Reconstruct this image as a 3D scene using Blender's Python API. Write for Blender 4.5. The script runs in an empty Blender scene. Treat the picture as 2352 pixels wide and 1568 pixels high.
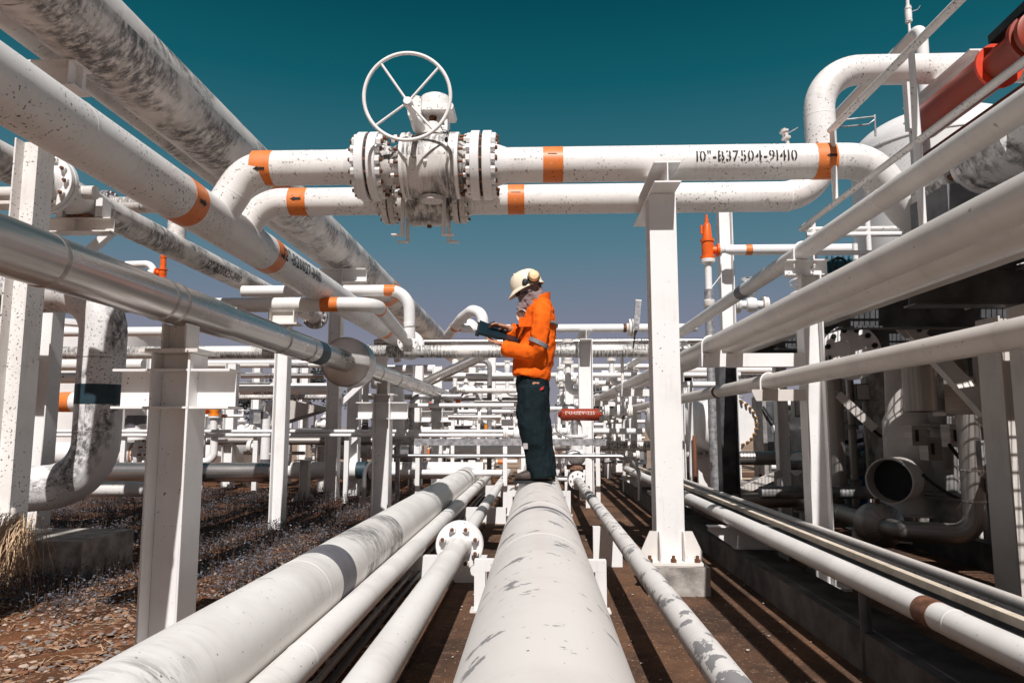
import bpy, bmesh, math, random
from mathutils import Vector as V, Matrix
from math import sin, cos, pi, radians
R = random.Random(11)
S = bpy.context.scene
COL = S.collection
# ---------------------------------------------------------------- camera geometry (metres, Y runs along the pipes)
F, PX, PY, CZ = 1665.0, 1176.0, 784.0, 1.15
TH = math.atan(196 / F)
PS = math.atan(59 / F * cos(TH))
FW = V((-sin(PS) * cos(TH), cos(PS) * cos(TH), sin(TH)))
RT = V((cos(PS), sin(PS), 0))
UP = RT.cross(FW)

def W(x, y, Y=None, X=None, Z=None):
    """point of the place seen in direction (x, y) of the photograph at a known depth Y, offset X or height Z"""
    d = FW + RT * ((x - PX) / F) + UP * ((PY - y) / F)
    t = Y / d.y if Y is not None else (X / d.x if X is not None else (Z - CZ) / d.z)
    return V((0, 0, CZ)) + d * t

def LP(e1, e2, r):
    """axis (X, Z) of a pipe of radius r running along Y whose two outlines pass through e1 and e2"""
    a = []
    for e in (e1, e2):
        d = FW + RT * ((e[0] - PX) / F) + UP * ((PY - e[1]) / F)
        a.append(math.atan2(d.z, d.x))
    m, h = (a[0] + a[1]) / 2, abs(a[0] - a[1]) / 2
    D = r / sin(h)
    return D * cos(m), CZ + D * sin(m)

# ---------------------------------------------------------------- mesh builder
WL = {}

class MB:
    def __init__(s):
        s.v = []; s.f = []; s.u = []; s.m = []

    def add(s, vs, fs, us=None, m=0):
        o = len(s.v)
        s.v += [V(v) for v in vs]
        for i, f in enumerate(fs):
            s.f.append([o + k for k in f]); s.u.append(us[i] if us else None); s.m.append(m)
        return s

    def obox(s, c, ax, ay, az, m=0):
        c = V(c); ax = V(ax); ay = V(ay); az = V(az)
        vs = [c + ax * i + ay * j + az * k for k in (-1, 1) for j in (-1, 1) for i in (-1, 1)]
        fs = [(0, 2, 3, 1), (4, 5, 7, 6), (0, 1, 5, 4), (2, 6, 7, 3), (0, 4, 6, 2), (1, 3, 7, 5)]
        if ax.cross(ay).dot(az) < 0:
            fs = [f[::-1] for f in fs]
        return s.add(vs, fs, None, m)

    def box(s, x0, x1, y0, y1, z0, z1, m=0):
        return s.obox(((x0 + x1) / 2, (y0 + y1) / 2, (z0 + z1) / 2), (abs(x1 - x0) / 2, 0, 0), (0, abs(y1 - y0) / 2, 0), (0, 0, abs(z1 - z0) / 2), m)

    def bar(s, p, q, w, h, up=(0, 0, 1), m=0):
        p = V(p); q = V(q); a = (q - p); L = a.length; a.normalize(); up = V(up)
        x = a.cross(up).normalized(); z = x.cross(a)
        return s.obox((p + q) / 2, x * w / 2, a * L / 2, z * h / 2, m)

    def ibeam(s, p, q, h, b, up=(0, 0, 1), tw=.009, tf=.013, m=0):
        p = V(p); q = V(q); a = (q - p); L = a.length; a.normalize(); up = V(up)
        x = a.cross(up).normalized(); z = x.cross(a); c = (p + q) / 2
        s.obox(c + z * (h - tf) / 2, x * b / 2, a * L / 2, z * tf / 2, m)
        s.obox(c - z * (h - tf) / 2, x * b / 2, a * L / 2, z * tf / 2, m)
        s.obox(c, x * tw / 2, a * L / 2, z * (h / 2 - tf), m)
        return s

    def tube(s, path, r, n=28, caps=(1, 1), closed=False, m=0, sq=None):
        P = [V(p) for p in path]; N = len(P)
        rr = r if isinstance(r, (list, tuple)) else [r] * N
        T = []
        for i in range(N):
            a = P[(i - 1) % N] if (closed or i > 0) else P[i]
            b = P[(i + 1) % N] if (closed or i < N - 1) else P[i]
            T.append((b - a).normalized())
        t0 = T[0]
        ref = V((0, 0, 1)) if abs(t0.z) < .9 else V((1, 0, 0))
        nx = t0.cross(ref).normalized()
        vs = []; L = [0]; fr = []
        for i in range(N):
            if i:
                q = T[i - 1].rotation_difference(T[i]); nx = q @ nx
                L.append(L[-1] + (P[i] - P[i - 1]).length)
            ny = T[i].cross(nx).normalized(); fr.append((nx.copy(), ny))
            for k in range(n):
                a = 2 * pi * k / n
                e = (1, 1) if sq is None else sq[i]
                vs.append(P[i] + nx * cos(a) * rr[i] * e[0] + ny * sin(a) * rr[i] * e[1])
        fs = []; us = []
        M = N if closed else N - 1
        for i in range(M):
            j = (i + 1) % N
            l0 = L[i]; l1 = L[i + 1] if i + 1 < N else L[i] + (P[0] - P[-1]).length
            for k in range(n):
                k2 = (k + 1) % n
                fs.append((i * n + k, i * n + k2, j * n + k2, j * n + k))
                v0 = 2 * pi * rr[i] * k / n; v1 = 2 * pi * rr[i] * (k + 1) / n
                us.append([(l0, v0), (l0, v1), (l1, v1), (l1, v0)])
        if not closed:
            if caps[0]: fs.append(tuple(range(n))[::-1]); us.append(None)
            if caps[1]: fs.append(tuple((N - 1) * n + k for k in range(n))); us.append(None)
        return s.add(vs, fs, us, m)

    def lathe(s, prof, p, axis, n=32, m=0, caps=True):
        """prof: list of (t, r) from p along axis"""
        p = V(p); a = V(axis).normalized()
        return s.tube_prof([(p + a * t, max(r, 1e-4)) for t, r in prof], a, n, m, caps)

    def tube_prof(s, rings, a, n, m, caps):
        ref = V((0, 0, 1)) if abs(a.z) < .9 else V((1, 0, 0))
        nx = a.cross(ref).normalized(); ny = a.cross(nx).normalized()
        vs = []
        for c, r in rings:
            for k in range(n):
                b = 2 * pi * k / n
                vs.append(c + nx * cos(b) * r + ny * sin(b) * r)
        fs = []; us = []; L = 0
        for i in range(len(rings) - 1):
            d = ((rings[i + 1][0] - rings[i][0]).length ** 2 + (rings[i + 1][1] - rings[i][1]) ** 2) ** .5
            for k in range(n):
                k2 = (k + 1) % n
                fs.append((i * n + k, i * n + k2, (i + 1) * n + k2, (i + 1) * n + k))
                rr = max(rings[i][1], rings[i + 1][1])
                us.append([(L, 2 * pi * rr * k / n), (L, 2 * pi * rr * (k + 1) / n), (L + d, 2 * pi * rr * (k + 1) / n), (L + d, 2 * pi * rr * k / n)])
            L += d
        if caps:
            fs.append(tuple(range(n))[::-1]); us.append(None)
            fs.append(tuple((len(rings) - 1) * n + k for k in range(n))); us.append(None)
        return s.add(vs, fs, us, m)

    def ell(s, c, rx, ry, rz, rot=None, n=20, k=12, m=0):
        c = V(c); vs = []; fs = []
        for i in range(k + 1):
            t = pi * i / k
            for j in range(n):
                a = 2 * pi * j / n
                st = max(sin(t), 1e-3)
                q = V((rx * st * cos(a), ry * st * sin(a), -rz * cos(t)))
                vs.append(c + (rot @ q if rot else q))
        for i in range(k):
            for j in range(n):
                j2 = (j + 1) % n
                fs.append((i * n + j, i * n + j2, (i + 1) * n + j2, (i + 1) * n + j))
        fs.append(tuple(range(n))[::-1]); fs.append(tuple(k * n + j for j in range(n)))
        return s.add(vs, fs, None, m)

    def prism(s, poly, o, ex, ey, ez, m=0):
        """polygon poly (2d, in ex/ey) extruded along ez"""
        o = V(o); ex = V(ex); ey = V(ey); ez = V(ez); n = len(poly)
        vs = [o + ex * a + ey * b for a, b in poly] + [o + ex * a + ey * b + ez for a, b in poly]
        fs = [tuple(range(n))[::-1], tuple(range(n, 2 * n))] + [(i, (i + 1) % n, (i + 1) % n + n, i + n) for i in range(n)]
        if ex.cross(ey).dot(ez) * sum(poly[i][0] * poly[(i + 1) % n][1] - poly[(i + 1) % n][0] * poly[i][1] for i in range(n)) < 0:
            fs = [f[::-1] for f in fs]
        return s.add(vs, fs, None, m)

    def rings(s, rs, n, m=0):
        """loft through rings (lists of n points), capped"""
        vs = [p for r in rs for p in r]; fs = []
        for i in range(len(rs) - 1):
            for k in range(n):
                k2 = (k + 1) % n
                fs.append((i * n + k, i * n + k2, (i + 1) * n + k2, (i + 1) * n + k))
        fs.append(tuple(range(n))[::-1]); fs.append(tuple((len(rs) - 1) * n + k for k in range(n)))
        return s.add(vs, fs, None, m)

    def mesh(s, name, mats, org=V((0, 0, 0)), ang=38):
        me = bpy.data.meshes.new(name)
        me.from_pydata([tuple(v - org) for v in s.v], [], s.f)
        ul = me.uv_layers.new(name='UVMap'); d = ul.data
        for p in me.polygons:
            u = s.u[p.index]; p.material_index = s.m[p.index]; p.use_smooth = True
            if u:
                for li, t in zip(p.loop_indices, u): d[li].uv = t
            else:
                nn = p.normal; ax = max(range(3), key=lambda i: abs(nn[i]))
                i0, i1 = ((1, 2), (0, 2), (0, 1))[ax]
                for li in p.loop_indices:
                    c = s.v[me.loops[li].vertex_index]; d[li].uv = (c[i0], c[i1])
        for mt in (mats if isinstance(mats, (list, tuple)) else [mats]): me.materials.append(mt)
        me.set_sharp_from_angle(angle=radians(ang))
        return me

    def build(s, name, mats, parent=None, loc=None, ang=38):
        org = WL[parent] if parent else V(loc if loc is not None else s.v[0])
        o = bpy.data.objects.new(name, s.mesh(name, mats, org, ang))
        COL.objects.link(o)
        if parent: o.parent = parent
        else: o.location = org
        WL[o] = V(org)
        return o

def tag(o, label=None, cat=None, group=None, kind=None):
    if label: o['label'] = label
    if cat: o['category'] = cat
    if group: o['group'] = group
    if kind: o['kind'] = kind
    return o

def thing(name, label, cat, loc, group=None):
    o = bpy.data.objects.new(name, None); COL.objects.link(o)
    o.location = loc; o.empty_display_size = .1; WL[o] = V(loc)
    return tag(o, label, cat, group)

def inst(me, name, parent, mat):
    o = bpy.data.objects.new(name, me); COL.objects.link(o); o.parent = parent; o.matrix_local = mat
    return o

def copy_tree(o, parent=None):
    c = o.copy(); COL.objects.link(c)
    if parent: c.parent = parent
    for ch in list(o.children): copy_tree(ch, c)
    return c

def place(proto, used, loc, rz=0, sc=1, label=None, group=None, rx=0, ry=0):
    c = proto if not used else copy_tree(proto)
    c.location = loc; c.rotation_euler = (rx, ry, rz); c.scale = (sc, sc, sc)
    if label: c['label'] = label
    if group: c['group'] = group
    return c

def frame(z):
    z = V(z).normalized(); ref = V((0, 0, 1)) if abs(z.z) < .9 else V((1, 0, 0))
    x = ref.cross(z).normalized(); y = z.cross(x)
    return x, y, z

def mat4(p, x, y, z):
    return Matrix(((x.x, y.x, z.x, p.x), (x.y, y.y, z.y, p.y), (x.z, y.z, z.z, p.z), (0, 0, 0, 1)))

def route(pts, br, seg=9):
    """polyline with rounded elbows of radius br"""
    P = [V(p) for p in pts]; out = [P[0]]
    for i in range(1, len(P) - 1):
        a = (P[i] - P[i - 1]); b = (P[i + 1] - P[i]); la, lb = a.length, b.length
        a.normalize(); b.normalize(); ang = a.angle(b)
        if ang < .01: out.append(P[i]); continue
        b0 = br[i - 1] if isinstance(br, (list, tuple)) else br
        t = min(b0 * math.tan(ang / 2), la * .49 if i > 1 else la * .95, lb * .49 if i < len(P) - 2 else lb * .95); rad = t / math.tan(ang / 2)
        p0 = P[i] - a * t; ax = a.cross(b).normalized()
        c = p0 + (b - a * a.dot(b)).normalized() * rad
        for k in range(seg + 1):
            out.append(c + Matrix.Rotation(ang * k / seg, 3, ax) @ (p0 - c))
    out.append(P[-1])
    return out

def bev(o, w=.003):
    b = o.modifiers.new('bevel', 'BEVEL'); b.width = w; b.segments = 2; b.limit_method = 'ANGLE'
    return o

# ---------------------------------------------------------------- materials
def newmat(name):
    m = bpy.data.materials.new(name); m.use_nodes = True
    nt = m.node_tree; nt.nodes.clear()
    o = nt.nodes.new('ShaderNodeOutputMaterial'); b = nt.nodes.new('ShaderNodeBsdfPrincipled')
    nt.links.new(b.outputs[0], o.inputs[0])
    return m, nt, b

def nd(nt, t, **k):
    n = nt.nodes.new(t)
    for a, v in k.items():
        if a.startswith('i_'): n.inputs[int(a[2:])].default_value = v
        else: setattr(n, a, v)
    return n

def coords(nt, kind='UV', sc=(1, 1, 1), seed=0):
    tc = nd(nt, 'ShaderNodeTexCoord'); mp = nd(nt, 'ShaderNodeMapping')
    mp.inputs['Scale'].default_value = sc; mp.inputs['Location'].default_value = (seed * 3.1, seed * 1.7, seed)
    nt.links.new(tc.outputs[kind], mp.inputs[0])
    return mp.outputs[0]

def noise(nt, vec, scale, detail=4, rough=.6):
    n = nd(nt, 'ShaderNodeTexNoise'); n.inputs['Scale'].default_value = scale
    n.inputs['Detail'].default_value = detail; n.inputs['Roughness'].default_value = rough
    nt.links.new(vec, n.inputs['Vector'])
    return n.outputs[0]

def ramp(nt, fac, a, b):
    m = nd(nt, 'ShaderNodeMapRange'); m.inputs[1].default_value = a; m.inputs[2].default_value = b
    m.interpolation_type = 'SMOOTHSTEP'
    nt.links.new(fac, m.inputs[0]); return m.outputs[0]

def mul(nt, a, b, op='MULTIPLY'):
    m = nd(nt, 'ShaderNodeMath', operation=op)
    for i, q in enumerate((a, b)):
        if isinstance(q, (int, float)): m.inputs[i].default_value = q
        else: nt.links.new(q, m.inputs[i])
    return m.outputs[0]

def mix(nt, fac, a, b):
    m = nd(nt, 'ShaderNodeMix', data_type='RGBA')
    for q, s in ((fac, 0), (a, 6), (b, 7)):
        if isinstance(q, (int, float)): m.inputs[s].default_value = q
        elif isinstance(q, tuple): m.inputs[s].default_value = (*q, 1)
        else: nt.links.new(q, m.inputs[s])
    return m.outputs[2]

def bump(nt, b, h, st=.2, d=.004):
    n = nd(nt, 'ShaderNodeBump'); n.inputs['Strength'].default_value = st; n.inputs['Distance'].default_value = d
    nt.links.new(h, n.inputs['Height']); nt.links.new(n.outputs[0], b.inputs['Normal'])

def paint(name, col=(.82, .805, .795), spots=.35, grime=.3, mold=0, rust=0, chips=0, rough=.42, seed=0, chipcol=(.2, .195, .2), streak=.25, chipsc=(11, 3.0, 1), msc=(1.1, 1.4, 1), mfine=(32, 5, 1)):
    m, nt, b = newmat(name)
    uv = coords(nt, 'UV', (1, 1, 1), seed); st = coords(nt, 'UV', (26, 2.2, 1), seed + 3)
    n1 = noise(nt, uv, 2.3, 4); n2 = noise(nt, st, 1, 4, .65)
    c = mix(nt, mul(nt, ramp(nt, n1, .42, .75), grime), col, (.5, .46, .435))
    c = mix(nt, mul(nt, mul(nt, ramp(nt, n2, .5, .8), ramp(nt, n1, .35, .65)), streak), c, (.3, .265, .24))
    if chips:
        cv = noise(nt, coords(nt, 'UV', chipsc, seed + 5), 1, 7, .66)
        cm = mul(nt, ramp(nt, cv, .72 - .1 * chips, .735 - .1 * chips), .9)
        c = mix(nt, cm, c, chipcol)
    if mold:
        big = noise(nt, coords(nt, 'UV', msc, seed + 7), 1, 3, .6)
        fine = noise(nt, coords(nt, 'UV', mfine, seed + 9), 1, 5, .75)
        mm = mul(nt, ramp(nt, big, .66 - .24 * mold, .78 - .2 * mold), ramp(nt, fine, .42 - .06 * mold, .6))
        c = mix(nt, mul(nt, mm, .86), c, (.035, .035, .037))
    if rust:
        rn = noise(nt, coords(nt, 'UV', (9, 6, 1), seed + 11), 1, 6, .7)
        c = mix(nt, ramp(nt, rn, .74 - .16 * rust, .8 - .14 * rust), c, (.16, .065, .03))
    if spots:
        v = noise(nt, uv, 44, 2, .5); msk = noise(nt, uv, 4.2, 2, .5)
        sm = mul(nt, ramp(nt, v, .71 - .1 * spots, .73 - .1 * spots), ramp(nt, msk, .48 - .12 * spots, .6 - .05 * spots))
        v2 = noise(nt, uv, 17, 3, .6); clu = noise(nt, uv, 1.25, 2, .5)
        s2 = mul(nt, ramp(nt, v2, .73 - .07 * spots, .76 - .07 * spots), ramp(nt, clu, .5, .62))
        sm = mul(nt, mul(nt, sm, ramp(nt, clu, .3, .58)), s2, 'MAXIMUM')
        c = mix(nt, mul(nt, sm, .88), c, (.045, .035, .028))
    nt.links.new(c, b.inputs['Base Color'])
    b.inputs['Roughness'].default_value = rough
    b.inputs['Specular IOR Level'].default_value = .35
    bump(nt, b, n1, .12, .004)
    return m

def plain(name, col, rough=.5, metal=0, var=.18, vs=6, bumpst=0, bs=40, spec=.4, kind='UV'):
    m, nt, b = newmat(name)
    uv = coords(nt, kind, (1, 1, 1), len(name))
    n1 = noise(nt, uv, vs, 5)
    dk = tuple(x * (1 - var * 1.6) for x in col); lt = tuple(min(1, x * (1 + var)) for x in col)
    nt.links.new(mix(nt, ramp(nt, n1, .3, .7), dk, lt), b.inputs['Base Color'])
    b.inputs['Roughness'].default_value = rough; b.inputs['Metallic'].default_value = metal
    b.inputs['Specular IOR Level'].default_value = spec
    if bumpst: bump(nt, b, noise(nt, uv, bs, 4), bumpst, .006)
    return m

def silver(name, seed=0, col=(.56, .525, .5), rough=.17):
    m, nt, b = newmat(name)
    br = noise(nt, coords(nt, 'UV', (.6, 42, 1), seed), 1, 4, .6)
    sm = noise(nt, coords(nt, 'UV', (1.3, 1.6, 1), seed + 2), 1, 4, .6)
    c = mix(nt, ramp(nt, br, .3, .7), tuple(x * .8 for x in col), tuple(x * 1.12 for x in col))
    c = mix(nt, mul(nt, ramp(nt, sm, .55, .8), .45), c, (.3, .26, .23))
    nt.links.new(c, b.inputs['Base Color']); b.inputs['Metallic'].default_value = .88
    rr = nd(nt, 'ShaderNodeMapRange'); rr.inputs[3].default_value = rough; rr.inputs[4].default_value = rough + .22; nt.links.new(sm, rr.inputs[0]); nt.links.new(rr.outputs[0], b.inputs['Roughness'])
    bump(nt, b, br, .2, .004)
    return m

WHITE = paint('white_paint')
WHITE2 = paint('white_paint_clean', (.84, .825, .815), spots=.15, grime=.15, seed=4, streak=.12)
STEEL = paint('steel_white', (.82, .805, .795), spots=.3, grime=.22, seed=6, rough=.4, rust=.12, streak=.22)
DIRTY = paint('white_dirty', (.72, .68, .64), spots=.9, grime=.7, mold=.55, rust=.2, seed=2, streak=.7)
MOLDY = paint('white_moldy', (.77, .735, .7), spots=.35, grime=.6, mold=1.0, seed=3, streak=.6, msc=(1.3, 1.9, 1), mfine=(17, 8, 1))
MOLDY2 = paint('white_moldy_far', (.78, .75, .71), spots=.5, grime=.5, mold=1.25, rust=.55, seed=5, streak=.5)
SPECK = paint('white_speckled', (.82, .795, .77), spots=.9, grime=.4, mold=.12, rust=.1, seed=8, streak=.4)
CREAM = paint('cream_scuffed', (.74, .7, .66), spots=.08, grime=.4, chips=1.2, seed=9, rough=.4, streak=.15, chipsc=(7, 4.2, 1))
CHIP = paint('white_chipped', (.74, .71, .68), spots=.2, grime=.35, chips=1.7, seed=10, rough=.5, streak=.2, chipsc=(7, 9, 1))
CREAM2 = paint('cream_pipe', (.79, .765, .735), spots=.3, grime=.4, mold=.12, chips=.45, seed=12, rough=.4, streak=.3)
GREIGE = paint('pipe_greige', (.68, .63, .585), spots=.12, grime=.6, seed=13, rough=.38, streak=.35)
VALVEW = paint('valve_white', (.78, .75, .715), spots=.9, grime=.7, mold=1.05, rust=.3, seed=27, streak=.9)
RUSTW = paint('white_rusty', (.76, .72, .68), spots=.4, grime=.4, rust=.75, seed=14)
ORANGE = paint('orange_band', (.76, .2, .035), spots=.7, grime=.12, seed=15, streak=.35, chips=.55, chipcol=(.7, .6, .5), chipsc=(12, 16, 1))
RELIEF = plain('orange_relief', (.82, .13, .015), .4, var=.12)
AMBER = plain('amber_paint', (.85, .27, .02), .45, var=.12)
RED = paint('red_paint', (.29, .036, .014), spots=.6, grime=0, rust=.9, seed=17, chips=.3, chipcol=(.42, .16, .1), streak=.3)
REDB = plain('red_bright', (.75, .06, .02), .4, var=.1)
GREYB = plain('grey_band', (.13, .125, .14), .5, var=.15)
NAVY = plain('navy_band', (.02, .045, .06), .5, var=.2)
BLACK = plain('black_stencil', (.025, .022, .022), .6, var=.2)
SILVER = silver('aluminium_cladding')
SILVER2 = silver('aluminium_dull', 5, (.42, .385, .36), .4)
SILVER3 = silver('aluminium_box', 7, (.62, .58, .55), .5)
BLOTCH = paint('white_blotched', (.77, .75, .73), spots=.9, grime=.35, mold=1.0, seed=23, streak=.35, msc=(1.7, 1.7, 1), mfine=(15, 11, 1))
GALV = plain('galvanised', (.42, .41, .42), .5, .55, .3, 14)
SHADE = plain('grey_enamel', (.26, .25, .245), .5, 0, .25, 5)  # greige darkened in the colour, standing in for shade under deck and racks
BOXAL = plain('box_aluminium', (.6, .575, .555), .42, .75, .1, 3)
WHEEL = plain('wheel_white', (.83, .81, .795), .4, 0, .05, 8)
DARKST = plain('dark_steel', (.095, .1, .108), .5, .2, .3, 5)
RUST = plain('rust', (.17, .07, .035), .8, 0, .45, 20, .3)
CONC = plain('concrete_plinth', (.36, .33, .3), .9, 0, .3, 7, .4, 60)
HOOD = paint('hood_grey', (.55, .5, .46), spots=1.3, grime=.7, mold=.4, seed=19, rough=.8)
BLUE = plain('blue_drum', (.01, .2, .5), .4, var=.15)
TEALM = plain('teal_motor', (.01, .1, .13), .45, var=.15)
RUBBER = plain('black_rubber', (.018, .02, .022), .6, var=.2)
GASKET = plain('gasket_dark', (.04, .025, .018), .8, var=.4)
BRASS = plain('brass_yellow', (.6, .4, .14), .45, var=.15)

# ---------------------------------------------------------------- shared parts
def hexbolt(L, nr=.03, nh=.035, sr=.017, tip=.022):
    """stud of length L along z (centred) with a nut at both ends"""
    m = MB()
    for sgn in (-1, 1):
        m.lathe([(0, nr * .98), (.003, nr), (nh - .004, nr), (nh, nr * .88)], (0, 0, sgn * L / 2), (0, 0, sgn), 6, 0)
        m.lathe([(0, sr), (tip, sr), (tip + .003, sr * .8)], (0, 0, sgn * (L / 2 + nh)), (0, 0, sgn), 10, 1)
    m.lathe([(0, sr), (L, sr)], (0, 0, -L / 2), (0, 0, 1), 10, 1, False)
    return m.mesh('bolt', [WHITE2, RUST], ang=30)

def bolts(parent, p, axis, n, rp, me, a0=.0, name='bolt'):
    x, y, z = frame(axis); p = V(p) - WL[parent]
    for k in range(n):
        a = a0 + 2 * pi * k / n
        inst(me, name, parent, mat4(p + x * cos(a) * rp + y * sin(a) * rp, x * cos(a) + y * sin(a), y * cos(a) - x * sin(a), z))

def flange(parent, p, axis, ro, t, rpipe, neck=.0, mat=None, n=36, name='flange'):
    """disc with face at p, thickness t running along axis, then a conical neck to the pipe"""
    m = MB(); e = .004
    pr = [(0, ro - .02), (0, ro - e), (e, ro), (t - e, ro), (t, ro - e)]
    if neck: pr += [(t + .001, rpipe * 1.28), (t + neck, rpipe * 1.015)]
    m.lathe(pr, p, axis, n)
    return m.build(name, mat or WHITE, parent)

def band(parent, p, axis, r, w, mat, name='painted_band', n=36, e=.0022):
    a = V(axis).normalized()
    return MB().lathe([(-w / 2, r), (-w / 2, r + e), (w / 2, r + e), (w / 2, r)], p, a, n, caps=False).build(name, mat, parent)

def weld(m, p, axis, r, n=32):
    m.lathe([(-.009, r - .0006), (-.004, r + .0014), (.004, r + .0014), (.009, r - .0006)], p, axis, n, caps=False)

def wrapped(name, mat, parent, tris, p, a, n0, t, r, cuts):
    """flat outline (bmesh in xy) laid onto a cylinder: a = reading direction, n0 = outward, t = up"""
    bm = tris
    ys = [v.co.y for v in bm.verts]; y0, y1 = min(ys), max(ys)
    for i in range(1, cuts):
        g = bm.verts[:] + bm.edges[:] + bm.faces[:]
        bmesh.ops.bisect_plane(bm, geom=g, plane_co=(0, y0 + (y1 - y0) * i / cuts, 0), plane_no=(0, 1, 0))
    yc = (y0 + y1) / 2
    for v in bm.verts:
        th = (v.co.y - yc) / r
        v.co = p + a * v.co.x + (n0 * cos(th) + t * sin(th)) * r - WL[parent]
    me = bpy.data.meshes.new(name); bm.to_mesh(me); bm.free(); me.materials.append(mat)
    o = bpy.data.objects.new(name, me); COL.objects.link(o); o.parent = parent; WL[o] = WL[parent]
    return o

def glyphs(s, size, stencil=True, squeeze=.78, bold=.012):
    out = bmesh.new(); x = 0
    for ch in s:
        if ch == ' ': x += size * .35; continue
        cu = bpy.data.curves.new('t', 'FONT'); cu.body = ch; cu.size = size * 1.38; cu.fill_mode = 'FRONT'; cu.offset = bold * size * 1.4; cu.resolution_u = 3
        ob = bpy.data.objects.new('t', cu); COL.objects.link(ob)
        me = ob.to_mesh(); bm = bmesh.new(); bm.from_mesh(me); ob.to_mesh_clear()
        bpy.data.objects.remove(ob); bpy.data.curves.remove(cu)
        if not bm.verts: continue
        xs = [v.co.x for v in bm.verts]; x0, x1 = min(xs), max(xs); w = (x1 - x0) * squeeze
        for v in bm.verts: v.co.x = (v.co.x - x0) * squeeze; v.co.z = 0
        if stencil and ch in '0469835BDQ':
            g = w * .075; cx = w * .5
            for q in (cx - g, cx + g):
                bmesh.ops.bisect_plane(bm, geom=bm.verts[:] + bm.edges[:] + bm.faces[:], plane_co=(q, 0, 0), plane_no=(1, 0, 0))
            kill = [f for f in bm.faces if abs(f.calc_center_median().x - cx) < g]
            bmesh.ops.delete(bm, geom=kill, context='FACES')
        vm = {}
        for v in bm.verts: vm[v] = out.verts.new((v.co.x + x, v.co.y, 0))
        for f in bm.faces:
            try: out.faces.new([vm[v] for v in f.verts])
            except ValueError: pass
        bm.free(); x += w + size * .14
    return out, x

def text_on(parent, s, p, a, n0, t, r, size, mat=None, stencil=True, name='stencilled_code', squeeze=.78):
    bm, w = glyphs(s, size, stencil, squeeze)
    a = V(a).normalized(); n0 = V(n0); t = V(t)
    n0 = (n0 - a * n0.dot(a)).normalized(); t = (t - a * t.dot(a)); t = (t - n0 * t.dot(n0)).normalized()
    o = wrapped(name, mat or BLACK, parent, bm, V(p) - a * w / 2, a, n0, t, r + .0035, 6)
    return o

def arrow_on(parent, p, a, n0, t, r, L, h=.03, line=False):
    bm = bmesh.new()
    if line: pts = [(-L / 2, -h * .2), (L / 2, -h * .1), (L / 2, h * .2), (-L / 2, h * .15)]
    else: pts = [(-L / 2, -h * .28), (L * .1, -h * .3), (L * .08, -h * .6), (L / 2, 0), (L * .08, h * .6), (L * .1, h * .3), (-L / 2, h * .32)]
    bm.faces.new([bm.verts.new((q[0], q[1], 0)) for q in pts])
    a = V(a).normalized(); n0 = V(n0); n0 = (n0 - a * n0.dot(a)).normalized(); t = V(t); t = (t - a * t.dot(a)); t = (t - n0 * t.dot(n0)).normalized()
    return wrapped('flow_arrow', BLACK, parent, bm, V(p), a, n0, t, r + .005, 4)

def pipe(name, label, pts, r, mat, bend=.3, cat='pipe', group=None, bands=(), welds=(), n=28, caps=(1, 1), seg=9):
    """pipe as one mesh; bands: (point, axis, width, material)"""
    m = MB(); path = route(pts, bend, seg)
    m.tube(path, r, n, caps)
    for p, ax in welds: weld(m, p, ax, r, n)
    o = m.build(name, mat, None, path[0])
    tag(o, label, cat, group)
    for p, ax, w, mt in bands: band(o, p, ax, r, w, mt, n=n)
    return o

def hsec(m, x, y, z0, z1, h, b, tf=.013, tw=.009, mi=0):
    """vertical H section, flanges facing +-X"""
    m.box(x - h / 2, x - h / 2 + tf, y - b / 2, y + b / 2, z0, z1, mi); m.box(x + h / 2 - tf, x + h / 2, y - b / 2, y + b / 2, z0, z1, mi)
    m.box(x - h / 2 + tf, x + h / 2 - tf, y - tw / 2, y + tw / 2, z0, z1, mi)

def hsec_y(m, x, y, z0, z1, h, b, tf=.013, tw=.009):
    """vertical H section, flanges facing +-Y"""
    m.box(x - b / 2, x + b / 2, y - h / 2, y - h / 2 + tf, z0, z1); m.box(x - b / 2, x + b / 2, y + h / 2 - tf, y + h / 2, z0, z1)
    m.box(x - tw / 2, x + tw / 2, y - h / 2 + tf, y + h / 2 - tf, z0, z1)
YA = V((0, 1, 0)); XA = V((1, 0, 0)); ZA = V((0, 0, 1))
ORD = ['first', 'second', 'third', 'fourth', 'fifth', 'sixth', 'seventh', 'eighth', 'ninth', 'tenth', 'eleventh', 'twelfth', 'thirteenth', 'fourteenth', 'fifteenth', 'sixteenth']
# ---------------------------------------------------------------- world, sun, camera
w = bpy.data.worlds.new('World'); S.world = w; w.use_nodes = True
nt = w.node_tree; nt.nodes.clear()
SUN = V((.077, -1, 1.2)).normalized()
EL = math.asin(SUN.z); ROT = math.atan2(SUN.x, SUN.y)
sky = nd(nt, 'ShaderNodeTexSky', sky_type='NISHITA', sun_disc=False, sun_elevation=EL, sun_rotation=ROT, air_density=1.2, dust_density=2.0)
tc = nd(nt, 'ShaderNodeTexCoord'); sx = nd(nt, 'ShaderNodeSeparateXYZ'); nt.links.new(tc.outputs['Generated'], sx.inputs[0])
cr = nd(nt, 'ShaderNodeValToRGB'); e = cr.color_ramp.elements
stops = [(0, (.30, .285, .335)), (.07, (.262, .26, .315)), (.142, (.2, .22, .3)), (.24, (.095, .2, .262)), (.33, (.04, .15, .2)), (.44, (.006, .1, .135)), (.55, (.001, .058, .08)), (1, (.0008, .04, .058))]
e[0].position, e[0].color = stops[0][0], (*stops[0][1], 1); e[1].position, e[1].color = stops[-1][0], (*stops[-1][1], 1)
for p_, c_ in stops[1:-1]:
    q = e.new(p_); q.color = (*c_, 1)
nt.links.new(sx.outputs[2], cr.inputs[0])
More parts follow.
